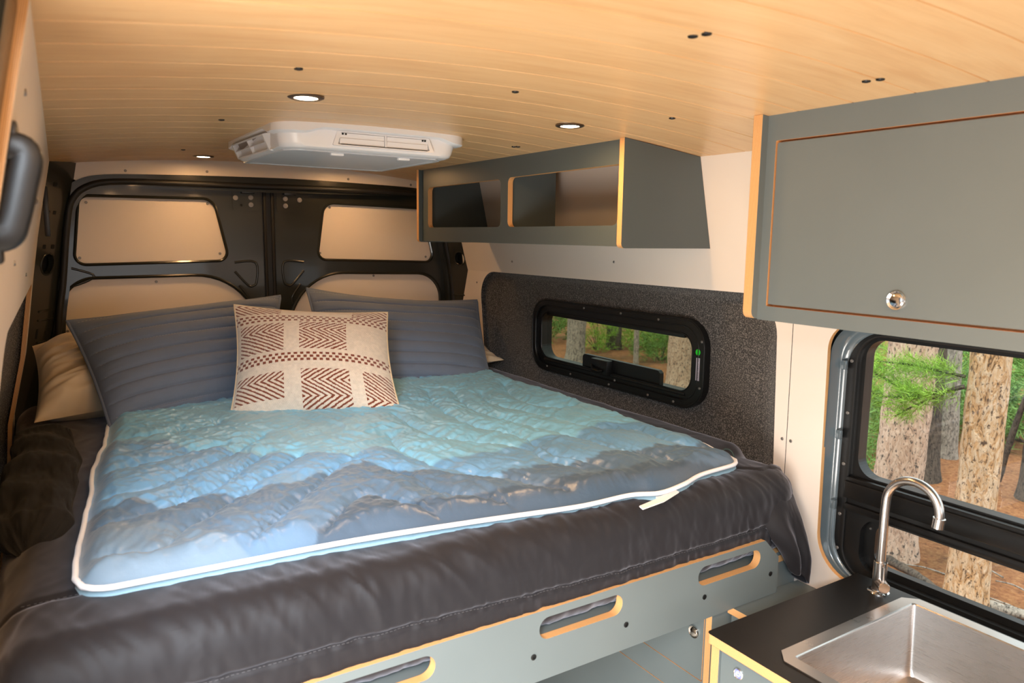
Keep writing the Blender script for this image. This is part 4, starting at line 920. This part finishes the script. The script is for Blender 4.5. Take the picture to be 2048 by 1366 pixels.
quilted_pillow('long grey quilted pillow leaning against the left rear door', [(0.140, 2.345, -0.566), (0.640, 2.50, -0.556), (0.735, 2.74, -0.228), (0.056, 2.60, -0.274)], 0.085, 1.3, 9, pinch=0.035, sag=0.0)
quilted_pillow('grey quilted pillow leaning against the right rear door beside the felt wall', [(0.84, 2.56, -0.56), (1.445, 2.40, -0.588), (1.560, 2.73, -0.272), (0.852, 2.80, -0.208)], 0.085, 5.1, 9, pinch=0.03, sag=0.018)

# woven throw pillow: rust chevrons and dotted bands on cream wool
def throw_cols(u, v):
    t = 1 - v; cream = np.array(srgb(232, 218, 202)[:3]); rust = np.array(srgb(132, 66, 44)[:3]); K = np.zeros(u.shape)
    cellu = np.floor(u * 96); jit = 0.004 * (vnoise(cellu * .9, np.floor(v * 96) * .9, 2.))
    def block(u0, u1, t0, t1, flip=0, n=9.5):
        s = (u - u0) / (u1 - u0); w = (t - t0) / (t1 - t0); ins = (s >= 0) & (s <= 1) & (w >= 0) & (w <= 1)
        asp = (u1 - u0) / max(t1 - t0, 1e-6); a_ = 0.95 * asp * 0.75
        fa = np.abs(w - 0.30) + a_ * (1 - s); fb = np.abs(w - 0.70) + a_ * s
        if flip == 1: fld = fa
        elif flip == 2: fld = fb
        else: fld = np.where(w < 0.5 , np.minimum(fa, fa), fb)
        fr = (fld + jit * 3) * n * (t1 - t0) / 0.3; fr = fr - np.floor(fr)
        return ins & (fr < 0.42)
    for args in [(-.02, 0.30, -.02, 0.115, 1), (0.76, 1.02, -.02, 0.13, 2), (0.03, 0.325, 0.235, 0.51, 1), (0.425, 0.725, 0.225, 0.505, 0),
                 (0.02, 0.325, 0.685, 0.885, 1), (0.43, 0.725, 0.675, 0.965, 0), (0.81, 1.02, 0.675, 0.985, 2)]: K = np.maximum(K, block(*args))
    for t0, rows, n in ((0.145, 3, 25), (0.545, 3, 25)):
        for r in range(rows):
            tr = t0 + r * 0.027 + .012 * np.sin(u * 3.14) * 0; pu = u * n + (r % 2) * 0.5; d = np.abs(pu - np.round(pu)); K = np.maximum(K, (d < 0.27) & (np.abs(t - tr) < 0.0095))
    shade = 0.93 + 0.07 * vnoise(u * 60, v * 60, 1.0)
    return (cream + (rust - cream) * K[..., None]) * shade[..., None]
def throw_h(u, v):
    w = 96; a_ = u * w; b_ = v * w
    weave = np.abs(np.sin(math.pi * (a_ + .5 * np.floor(b_)))) * np.abs(np.sin(math.pi * b_))
    return 0.0022 * weave + 0.004 * fbm(u * 3, v * 3, 9., 2) + 0.0015 * fbm(u * 50, v * 50, 2., 2)
t, f, V, F, C = make_pillow('throw_pillow', 'square cream woven throw pillow with rust chevron blocks and dotted bands', 'pillow', [(0.437, 2.235, -0.560), (0.905, 2.035, -0.553), (0.985, 2.335, -0.262), (0.507, 2.43, -0.226)], 0.118, WOOLM, 440, 440, throw_h, None, throw_cols, pinch=0.075, a=2.2, b=0.72)
np_mesh('woven_cover', V, F, WOOLM, t, C)
e = np.linspace(0, 1, 30); per = np.concatenate([f(e, e * 0), f(e * 0 + 1, e), f(e[::-1], e * 0 + 1), f(e * 0, e[::-1])])
keep = [0] + [i for i in range(1, len(per)) if np.linalg.norm(per[i] - per[i - 1]) > 1e-4]
tube('side_seam', [tuple(p) for p in per[keep]], 0.0035, CREAMC, t, 6, True)

# cream bed pillows behind the grey ones
def cream_pillow(label, corners, T, seed):
    h = lambda u, v: 0.026 * (1 - 2.2 * np.abs(fbm(u * 1.6 + .6 * v, v * 5.0, seed, 3))) + 0.010 * (1 - 2.2 * np.abs(fbm(u * 5, v * 9, seed + 2, 2)))
    t, f, V, F, _ = make_pillow('bed_pillow', label, 'pillow', corners, T, CREAMC, 120, 90, h, 'cream bed pillows', None, pinch=0.05)
    np_mesh('pillowcase', V, F, CREAMC, t)
cream_pillow('crumpled cream pillow half hidden behind the left grey quilted pillow', [(-0.045, 2.46, -0.545), (0.50, 2.60, -0.54), (0.55, 2.93, -0.385), (-0.040, 2.78, -0.366)], 0.095, 2.2)
cream_pillow('cream pillow with one corner peeping out beside the felt wall', [(0.95, 2.66, -0.56), (1.622, 2.60, -0.515), (1.60, 2.90, -0.46), (0.95, 2.93, -0.44)], 0.05, 6.2)

# ------------------------------------------------------------------ cabinets under the bed
sc = thing('storage_cabinet', 'blue-grey storage cabinet with flush doors under the bed platform', 'cabinet', (1.38, 1.9, -1.70))
Xc = 1.307
board('end_panel', [(Xc - .010, -1.70), (1.60, -1.70), (1.60, -0.772), (Xc - .010, -0.810)], [], B2, (0, 1.130, 0), (1, 0, 0), (0, 0, 1), -0.018, sc)
hs = [rrect(1.160, 2.60, -1.080, -0.86, 0.003, 3), rrect(1.160, 2.60, -1.64, -1.152, 0.003, 3)]
board('face_frame', [(1.148, -1.70), (2.80, -1.70), (2.80, -0.772), (1.148, -0.810)], hs, B2, (Xc, 0, 0), (0, 1, 0), (0, 0, 1), 0.018, sc)
d1_ = board('drawer', rrect(1.1625, 2.5975, -1.0775, -0.8625, 0.003, 3), [], B2, (Xc, 0, 0), (0, 1, 0), (0, 0, 1), 0.018, sc)
d2_ = board('door', rrect(1.1625, 2.5975, -1.6375, -1.1545, 0.003, 3), [], B2, (Xc, 0, 0), (0, 1, 0), (0, 0, 1), 0.018, sc)
box('carcass', (Xc + .019, 1.15, -1.69), (1.59, 2.78, -0.812), PLY, sc)
push_knob((Xc, 1.192, -0.962), (-1, 0, 0), 0.0160, d1_)
st = thing('wheel_box', 'low blue-grey boxed ledge with ply edge between bed rail and kitchen', 'cabinet', (1.48, 1.0, -1.70))
board('ledge', [(1.345, 0.985), (1.607, 0.985), (1.607, 1.125), (1.345, 1.125)], [], B2, (0, 0, -0.8735), (1, 0, 0), (0, 1, 0), -0.018, st)
box('box_side', (1.360, 0.985, -1.70), (1.380, 1.125, -0.892), LAM, st)
box('box_front', (1.380, 0.985, -1.70), (1.60, 1.0, -0.892), LAM, st)

# ------------------------------------------------------------------ kitchen unit, worktop, sink, faucet
kc = thing('kitchen_cabinet', 'blue-grey kitchen cabinet with ply edge and lit power button under the worktop', 'cabinet', (1.35, 0.3, -1.70))
Xk = 1.108
board('end_panel', [(Xk - .006, -1.70), (1.605, -1.70), (1.605, -0.8105), (Xk - .006, -0.8105)], [], B2, (0, 0.937, 0), (1, 0, 0), (0, 0, 1), -0.020, kc)
board('end_panel', [(Xk - .006, -1.70), (1.605, -1.70), (1.605, -0.8105), (Xk - .006, -0.8105)], [], B2, (0, -0.40, 0), (1, 0, 0), (0, 0, 1), -0.020, kc)
board('face_panel', [(-0.38, -1.70), (0.936, -1.70), (0.936, -0.8105), (-0.38, -0.8105)], [], B2, (Xk, 0, 0), (0, 1, 0), (0, 0, 1), 0.018, kc)
bt = lathe('power_button', [(0.0115, 0), (0.0115, 0.002), (0.0095, 0.0035), (0.0085, 0.0025), (0.0083, 0.0015)], (Xk, 0.891, -0.846), (-1, 0, 0), CHROME, kc, 28)
LED = m_emit('blue_led', (0.30, 0.32, 1.0), 2.2); LEDW = m_emit('white_led', (0.85, 0.85, 1.0), 5.0)
lathe('lit_ring', [(0.0080, 0.0010), (0.0080, 0.0016), (0.004, 0.0017)], (Xk - .0002, 0.891, -0.846), (-1, 0, 0), LED, bt, 24)
tube('power_symbol', [(Xk - .0022, 0.891 + 0.0042 * math.sin(t), -0.846 + 0.0042 * math.cos(t)) for t in np.linspace(0.7, 5.58, 14)], 0.0006, LEDW, bt, 5)
tube('power_symbol', [(Xk - .0022, 0.891, -0.846 + .001), (Xk - .0022, 0.891, -0.846 + .0056)], 0.0006, LEDW, bt, 5)
SK = dict(x0=1.165, x1=1.574, y0=0.385, y1=0.811)
wt = board('worktop', rpoly([(1.093, -0.42), (1.612, -0.42), (1.612, 0.966), (1.093, 0.966)], [0, 0, 0, 0.012]), [rrect(SK['x0'] - .004, SK['x1'] + .004, SK['y0'] - .004, SK['y1'] + .004, 0.01)], [COUNTER, PLY], (0, 0, -0.790), (1, 0, 0), (0, 1, 0), -0.020)
tag(wt, 'black kitchen worktop with exposed ply front edge under the galley window', 'worktop'); anchor(wt, (1.35, 0.3, -0.81))
sk = thing('sink', 'square brushed steel sink with folded rim set in the black worktop', 'sink', (1.37, 0.6, -0.79))
rim_o = rpoly([(1.137, 0.352), (1.602, 0.352), (1.602, 0.838), (1.137, 0.838)], 0, 1); ch = 0.026
x0, x1, y0, y1 = 1.137, 1.602, 0.350, 0.838
rim_o = [(x0 + ch, y0), (x1 - ch, y0), (x1, y0 + ch), (x1, y1 - ch), (x1 - ch, y1), (x0 + ch, y1), (x0, y1 - ch), (x0, y0 + ch)]
board('rim', rim_o, [rrect(SK['x0'], SK['x1'], SK['y0'], SK['y1'], 0.006, 3)], [STEEL, STEEL], (0, 0, -0.7865), (1, 0, 0), (0, 1, 0), -0.003, sk)
rings = []
for ins, z, r in [(0.0, -0.7867, 0.006), (0.002, -0.7885, 0.007), (0.003, -0.792, 0.008), (0.010, -0.93, 0.012), (0.016, -0.945, 0.014), (0.030, -0.952, 0.02), (0.15, -0.958, 0.02), (0.19, -0.960, 0.006)]:
    p = rr_param(SK['x0'] + ins, SK['x1'] - ins, SK['y0'] + ins, SK['y1'] - ins, r, 24); rings.append(np.stack([p[:, 0], p[:, 1], np.full(len(p), z)], 1))
ring_sheet('basin', rings, STEEL, sk, math.radians(30))
lathe('drain', [(0.045, 0), (0.045, 0.002), (0.036, 0.003), (0.032, -0.002), (0.006, -0.002), (0.005, 0.004)], ((SK['x0'] + SK['x1']) / 2, (SK['y0'] + SK['y1']) / 2, -0.960), (0, 0, 1), CHROME, sk, 28)
fc = thing('faucet', 'satin steel gooseneck faucet standing on the black worktop behind the sink', 'faucet', (1.564, 0.885, -0.790))
lathe('base_flange', [(0.0235, 0), (0.0235, 0.002), (0.021, 0.0045), (0.015, 0.006)], (1.564, 0.885, -0.790), (0, 0, 1), CHROME, fc, 28)
lathe('body', [(0.0145, 0.004), (0.0145, 0.072), (0.0135, 0.073), (0.0105, 0.073)], (1.564, 0.885, -0.790), (0, 0, 1), NICKEL, fc, 28)
pipe = [(1.5645, 0.8855, -0.722), (1.5650, 0.886, -0.66), (1.566, 0.887, -0.60)] + [(1.567 + 0.003 * s, 0.829 + 0.058 * math.cos(t), -0.575 + 0.060 * math.sin(t)) for s, t in zip(np.linspace(0, 1, 19), np.linspace(0, math.pi * 1.03, 19))]
tube('spout', pipe, 0.0098, NICKEL, fc, 20)
e_ = Vector(pipe[-1]); lathe('aerator', [(0.0102, 0.004), (0.0122, 0.003), (0.0122, -0.019), (0.0098, -0.020)], e_, (0.02, -0.09, 1), NICKEL, fc, 24)
hax = Vector((-0.66, -0.75, 0.0))
hd_ = lathe('handle', [(0.0128, 0.0), (0.0128, 0.034), (0.0118, 0.0352), (0.002, 0.0352)], (1.564, 0.885, -0.766), hax, NICKEL, fc, 28)
hp = Vector((1.564, 0.885, -0.766)) + hax * 0.023
tube('lever', [(hp.x, hp.y, -0.757), (hp.x, hp.y, -0.722)], 0.0038, NICKEL, hd_, 12)

# ------------------------------------------------------------------ grab handle by the sliding door
gh = thing('grab_handle', 'thick black plastic grab handle on the pale wall by the sliding door', 'handle', (-0.01, 0.97, 0.03))
ph_ = catmull([(-0.034, 0.90, 0.080), (-0.018, 0.90, 0.080), (-0.006, 0.90, 0.073), (-0.0115, 0.90, 0.045), (-0.0205, 0.90, 0.01), (-0.028, 0.90, -0.004), (-0.046, 0.90, -0.006)], 6)
V = []; F = []; hw = 0.030; nS = len(ph_)
for i, p in enumerate(ph_):
    tdir = (ph_[min(i + 1, nS - 1)] - ph_[max(i - 1, 0)]).normalized(); nrm = Vector((tdir.z, 0, -tdir.x)); th = 0.0150 + 0.003 * smooth01(.6, 1., i / nS)
    for k in range(16):
        a_ = 2 * math.pi * k / 16; ca, sa = math.cos(a_), math.sin(a_); sq = lambda c: math.copysign(abs(c) ** .32, c)
        V.append(p + nrm * (th * sq(ca)) + Vector((0, hw * sq(sa), 0)))
for i in range(nS - 1):
    for k in range(16): F.append((i * 16 + k, i * 16 + (k + 1) % 16, (i + 1) * 16 + (k + 1) % 16, (i + 1) * 16 + k))
F.append(tuple(range(16))[::-1]); F.append(tuple((nS - 1) * 16 + k for k in range(16)))
from_py('grip', V, F, mat('handle_plastic', srgb(12, 12, 13), 0.42), gh, math.radians(50))
for z in (0.092, -0.016): box('mount', (xl(z, .9) - .004, 0.872, z - .018), (xl(z, .9) + .006, 0.928, z + .012), BLACK, gh, 0.003)
lathe('screw', [(0.004, 0), (0.004, 0.002), (0.002, 0.003)], (-0.0015, 0.9315, 0.03), (0.3, 1, 0), SCREW, gh, 10)

# ------------------------------------------------------------------ forest outside
G = -2.25
def gz(x, y): return G + 0.05 * float(vnoise(x * .35, y * .35, 1.)) + max(0.0, x - 14) * 0.10
nu, nv = 160, 160
gx = np.concatenate([np.linspace(-14, 1.9, 30), np.linspace(2.2, 60, 130) ]); gx = np.sort(np.concatenate([np.linspace(-14, 2, 24), 2 + 46 * np.linspace(0.004, 1, nu - 24) ** 1.8]))
gy = np.linspace(-16, 44, nv); XX, YY = np.meshgrid(gx, gy, indexing='ij')
ZZ = G + 0.05 * vnoise(XX * .35, YY * .35, 1.) + 0.03 * fbm(XX * 1.6, YY * 1.6, 3., 3) * smooth01(2, 4, XX) + np.clip(XX - 14, 0, None) * 0.10
gr = np_mesh('ground', np.stack([XX, YY, ZZ], -1).reshape(-1, 3), grid_faces(nu, nv), m_ground()); gr['kind'] = 'structure'

BARK_P = m_bark('lichen_pine_bark', srgb(232, 206, 184), srgb(206, 172, 148), srgb(84, 78, 74))
BARK_O = m_bark('orange_pine_bark', srgb(236, 208, 176), srgb(214, 164, 112), srgb(104, 80, 62))
BARK_D = m_bark('dark_bark', srgb(112, 100, 88), srgb(84, 74, 66), srgb(44, 40, 38))
BARK_G = m_bark('pale_grey_bark', srgb(190, 180, 168), srgb(150, 142, 132), srgb(80, 76, 72))
NEED = m_flat('pine_needles', srgb(150, 190, 70), 0.6, 3, 0.25); NEED_D = m_flat('shaded_pine_needles', srgb(110, 148, 70), 0.7, 3, 0.3)  # second green is a darker copy, shade put into the needle colour
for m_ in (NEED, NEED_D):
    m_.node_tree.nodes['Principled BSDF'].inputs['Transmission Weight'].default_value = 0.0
def trunk_mesh(h, r0, r1, bend, n=18, k=44, rough=0.08):
    V = []; F = []; s = random.random() * 50
    for i in range(k + 1):
        t = i / k; z = -0.1 + h * t; r = r0 + (r1 - r0) * t + r0 * 0.22 * math.exp(-max(z, 0) * 9)
        ox, oy = bend[0] * t * h + 0.02 * math.sin(t * 5 + s), bend[1] * t * h + 0.02 * math.cos(t * 4 + s)
        for j in range(n):
            a_ = 2 * math.pi * j / n; rr_ = r * (1 + rough * mnoise.noise(Vector((math.cos(a_) * 2.2, math.sin(a_) * 2.2, z * 5 + s))) + .5 * rough * mnoise.noise(Vector((math.cos(a_) * 7, math.sin(a_) * 7, z * 16 + s))))
            V.append((ox + rr_ * math.cos(a_), oy + rr_ * math.sin(a_), z))
    for i in range(k):
        for j in range(n): F.append((i * n + j, i * n + (j + 1) % n, (i + 1) * n + (j + 1) % n, (i + 1) * n + j))
    F.append(tuple(k * n + j for j in range(n))); return V, F
def needles(clusters, n, L, w, up=0.35):
    """tufts of flat tapering needles at (centre, direction, radius)"""
    V = []; F = []
    for c, d, rad in clusters:
        c = np.array(c); d = np.array(d, float); d /= max(np.linalg.norm(d), 1e-6)
        D_ = RNG.normal(size=(n, 3)); D_ /= np.linalg.norm(D_, axis=1, keepdims=True); D_ = D_ + d * 0.75; D_[:, 2] += up * .4; D_ /= np.linalg.norm(D_, axis=1, keepdims=True)
        st_ = c + D_ * 0.02 * rad / .1 + RNG.normal(size=(n, 3)) * rad * 0.15 - d * (RNG.random((n, 1)) * rad * .9)
        sd = np.cross(D_, RNG.normal(size=(n, 3))); sd /= np.linalg.norm(sd, axis=1, keepdims=True); l = L * (0.7 + 0.5 * RNG.random((n, 1)))
        o = len(V) * 1
        a_ = st_ - sd * w; b_ = st_ + sd * w; e = st_ + D_ * l * (rad / .1)
        base = sum(len(x) for x in V); V.append(np.stack([a_, b_, e], 1).reshape(-1, 3)); F.append(base + np.arange(n * 3).reshape(-1, 3))
    return np.concatenate(V), np.concatenate(F)
def tree(name, label, x, y, h, r0, r1, bark, bend=(0, 0), twigs=(), tufts=None, nm=NEED, group=None, needle=(26, 0.07, 0.0016), cat='tree'):
    z = gz(x, y); t = thing(name, label, cat, (x, y, z), group)
    V, F = trunk_mesh(h, r0, r1, bend); V = [(a_ + x, b + y, c + z) for a_, b, c in V]; from_py('trunk', V, F, bark, t, True)
    for p, r in twigs: tube('branch', catmull(p, 5), r if not isinstance(r, tuple) else list(np.linspace(r[0], r[1], len(catmull(p, 5)))), BARK_D if bark is not BARK_G else BARK_G, t, 6)
    if tufts:
        V, F = needles(tufts, *needle); o = np_mesh('needles', V, F, nm, t, None, False); o['kind'] = 'stuff'
    return t
def tufts_on(path, n, rad, spread):
    P = catmull(path, 10); out = []
    for k in range(n):
        p = P[int((0.25 + 0.75 * k / max(1, n - 1)) * (len(P) - 1))]; d = (P[-1] - P[0]).normalized()
        q = p + Vector((random.uniform(-1, 1), random.uniform(-1, 1), random.uniform(-.8, .8))) * spread
        out.append((tuple(q), tuple(d + Vector((random.uniform(-.7, .7), random.uniform(-.7, .7), random.uniform(-.2, .6)))), rad * random.uniform(.75, 1.2)))
    return out
# the two big pale trunks close to the galley window
bp1 = [(4.66, 2.22, -0.86), (4.60, 2.40, -0.93), (4.55, 2.58, -0.90), (4.50, 2.78, -0.80)]
bp2 = [(4.66, 2.22, -0.80), (4.62, 2.36, -0.78), (4.55, 2.50, -0.76), (4.48, 2.70, -0.76)]
bp3 = [(4.60, 2.40, -0.93), (4.50, 2.62, -0.98), (4.42, 2.84, -0.90)]
bp4 = [(4.62, 2.32, -0.92), (4.55, 2.46, -1.02), (4.52, 2.55, -1.10)]
tf = tufts_on(bp1, 26, .10, .06) + tufts_on(bp2, 28, .10, .05) + tufts_on(bp3, 20, .10, .06) + tufts_on(bp4, 10, .09, .05)
tree('pine_tree', 'pale orange pine trunk with a green needle branch, close outside the galley window', 4.74, 2.15, 5.0, 0.115, 0.095, BARK_O, (0.006, -0.005), [(bp1, (0.016, 0.006)), (bp2, (0.012, 0.005)), (bp3, (0.01, 0.004)), (bp4, (0.01, 0.004))], tf, NEED, needle=(60, 0.075, 0.0018))
b5 = [(5.0, 2.80, -0.62), (4.9, 3.05, -0.55), (4.85, 3.2, -0.50)]
tree('pine_tree', 'thick lichen-spotted pine trunk on the far side of the faucet', 5.10, 2.81, 5.0, 0.165, 0.135, BARK_P, (0.010, -0.002), [(b5, (0.014, 0.006))])
tree('pine_tree', 'dark narrow trunk just behind the lichen-spotted pine', 7.06, 3.66, 4.2, 0.150, 0.10, BARK_D, (0.0, 0.012))
tree('birch_tree', 'thin white trunk behind the lichen-spotted pine', 8.4, 4.36, 4.5, 0.06, 0.05, BARK_G, (0.006, 0.0))
tree('pine_tree', 'slim grey dead trunk between the two big pale pines', 8.0, 3.93, 1.9, 0.085, 0.065, BARK_G, (0.0, 0.0))
tree('pine_tree', 'dark grey trunk at the edge of the galley window view', 7.35, 2.80, 4.0, 0.13, 0.10, BARK_D, (0.012, 0.0))
tree('pine_tree', 'stout pine with a peeling orange edge behind the bunk window', 7.85, 7.66, 5.5, 0.20, 0.17, BARK_P, (0.012, 0.004))
tree('pine_tree', 'broad grey trunk near the far end of the bunk window', 8.10, 10.55, 6, 0.17, 0.15, BARK_G, (0.004, 0.0))
tree('pine_tree', 'dark shaded trunk among shrubs behind the bunk window', 9.7, 11.4, 6, 0.15, 0.12, BARK_D, (0.002, 0.0))
tree('birch_tree', 'thin pale sapling in the middle of the bunk window', 8.7, 9.62, 4, 0.045, 0.035, BARK_G, (0.006, 0.004))

# shrubs: a few prototypes copied about
def shrub_proto(n, R, hgt, seed, needle):
    random.seed(seed); cl = []; tw = []
    for k in range(n):
        a_ = random.uniform(0, 2 * math.pi); rr_ = R * math.sqrt(random.random()); z = hgt * random.uniform(.12, 1) * (1 - .55 * (rr_ / R) ** 2)
        cl.append(((rr_ * math.cos(a_), rr_ * math.sin(a_), z), (math.cos(a_), math.sin(a_), .5), random.uniform(.10, .17)))
    V, F = needles(cl, *needle)
    st_ = [tube_data([(0, 0, -0.05), (cl[i * 5][0][0] * .5, cl[i * 5][0][1] * .5, cl[i * 5][0][2] * .6), cl[i * 5][0]], [0.014, 0.009, 0.004], 5) for i in range(min(9, n // 5))]
    return V, F, merge(st_)
protos = {}
def shrub(label, x, y, s, kind, m, sz=1.0):
    if (kind, m.name) not in protos:
        V, F, (V2, F2) = shrub_proto(*{0: (170, .75, 1.0, 3, (22, 0.10, 0.006)), 1: (120, .5, 1.6, 5, (24, 0.10, 0.006))}[kind])
        t = thing('pine_shrub', label, 'shrub', (0, 0, 0), 'green shrubs on the forest floor')
        a_ = np_mesh('needles', V, F, m, t, None, False); a_['kind'] = 'stuff'
        b_ = from_py('stems', V2, F2, BARK_D, t); b_['kind'] = 'stuff'; b_.name = 'stem'
        protos[(kind, m.name)] = t; new = t
    else:
        src = protos[(kind, m.name)]; new = src.copy(); COL.objects.link(new)
        for ch in src.children:
            c = ch.copy(); COL.objects.link(c); c.parent = new
    z = gz(x, y); new.location = (x, y, z - .03); new.scale = (s, s, s * sz); new.rotation_euler = (0, 0, random.uniform(0, 6.28)); new['label'] = label; new['base'] = (x, y, z)
    return new
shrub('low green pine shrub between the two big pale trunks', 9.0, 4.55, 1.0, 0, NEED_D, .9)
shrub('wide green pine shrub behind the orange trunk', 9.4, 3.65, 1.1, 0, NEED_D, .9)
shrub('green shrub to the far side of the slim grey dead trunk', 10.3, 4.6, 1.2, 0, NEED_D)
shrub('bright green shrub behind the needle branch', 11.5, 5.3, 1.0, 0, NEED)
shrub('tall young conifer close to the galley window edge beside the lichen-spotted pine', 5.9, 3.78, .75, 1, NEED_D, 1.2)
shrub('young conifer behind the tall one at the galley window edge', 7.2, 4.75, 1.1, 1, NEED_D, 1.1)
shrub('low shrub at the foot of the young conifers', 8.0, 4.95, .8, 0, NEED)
shrub('green shrub in front of the dark trunk, bunk window', 9.3, 11.4, .75, 1, NEED, 1.0)
shrub('spreading green shrub in the middle of the bunk window view', 10.5, 11.3, .95, 0, NEED, .9)
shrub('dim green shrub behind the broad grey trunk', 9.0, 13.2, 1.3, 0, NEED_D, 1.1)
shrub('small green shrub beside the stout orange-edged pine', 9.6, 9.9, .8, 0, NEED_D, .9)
shrub('distant green shrub behind the slim dead trunk', 14, 7.8, 1.0, 1, NEED, 1.2)
# fallen wood
def log(label, pts, r, m, cat='log', name='fallen_log'):
    P = catmull([(x, y, gz(x, y) + r * .7 + dz) for x, y, dz in pts], 6); rs = [r * (1 - .35 * i / len(P)) * (1 + .12 * math.sin(i * 2.3)) for i in range(len(P))]
    V, F = tube_data(P, rs, 10); o = from_py(name, V, F, m, None, True); tag(o, label, cat); anchor(o, tuple(P[0])); return o
log('long weathered log lying at the foot of the orange pine', [(5.02, 3.00, 0), (4.93, 2.72, 0), (4.86, 2.50, 0), (4.74, 2.28, 0)], 0.035, BARK_D)
log('weathered log lying below the galley window corner', [(4.80, 2.08, 0), (4.86, 1.92, 0), (4.95, 1.72, 0)], 0.04, BARK_G)
log('pale bent branch rising behind the orange pine', [(7.4, 3.15, .05), (7.3, 2.95, .9), (7.2, 2.72, 1.02)], 0.03, BARK_D, 'branch', 'dead_branch')
random.seed(21)
for k, (x, y, lab) in enumerate([(5.1, 2.42, 'thin dry stick on the needles just behind the long weathered log'), (5.4, 2.2, 'thin dry stick beyond the orange pine trunk'), (5.0, 1.98, 'thin dry stick nearest the short weathered log'), (4.95, 2.62, 'thin dry stick between the faucet and the orange pine'), (5.3, 2.0, 'thin dry stick on the open ground past the orange pine')]):
    a_ = random.uniform(-.6, .6); L = random.uniform(.16, .34)
    o = log(lab, [(x, y, 0.0), (x + L * .5 * math.sin(a_), y + L * .5 * math.cos(a_), .015), (x + L * math.sin(a_), y + L * math.cos(a_), 0.0)], 0.006, BARK_G, 'stick', 'dry_stick'); o['group'] = 'dry sticks on the forest floor'

# ------------------------------------------------------------------ stand everything on the van floor at z = 0
for o in COL.objects:
    if o.parent is None: o.location.z += H
for o in bpy.data.objects:
    if 'base' in o: del o['base']
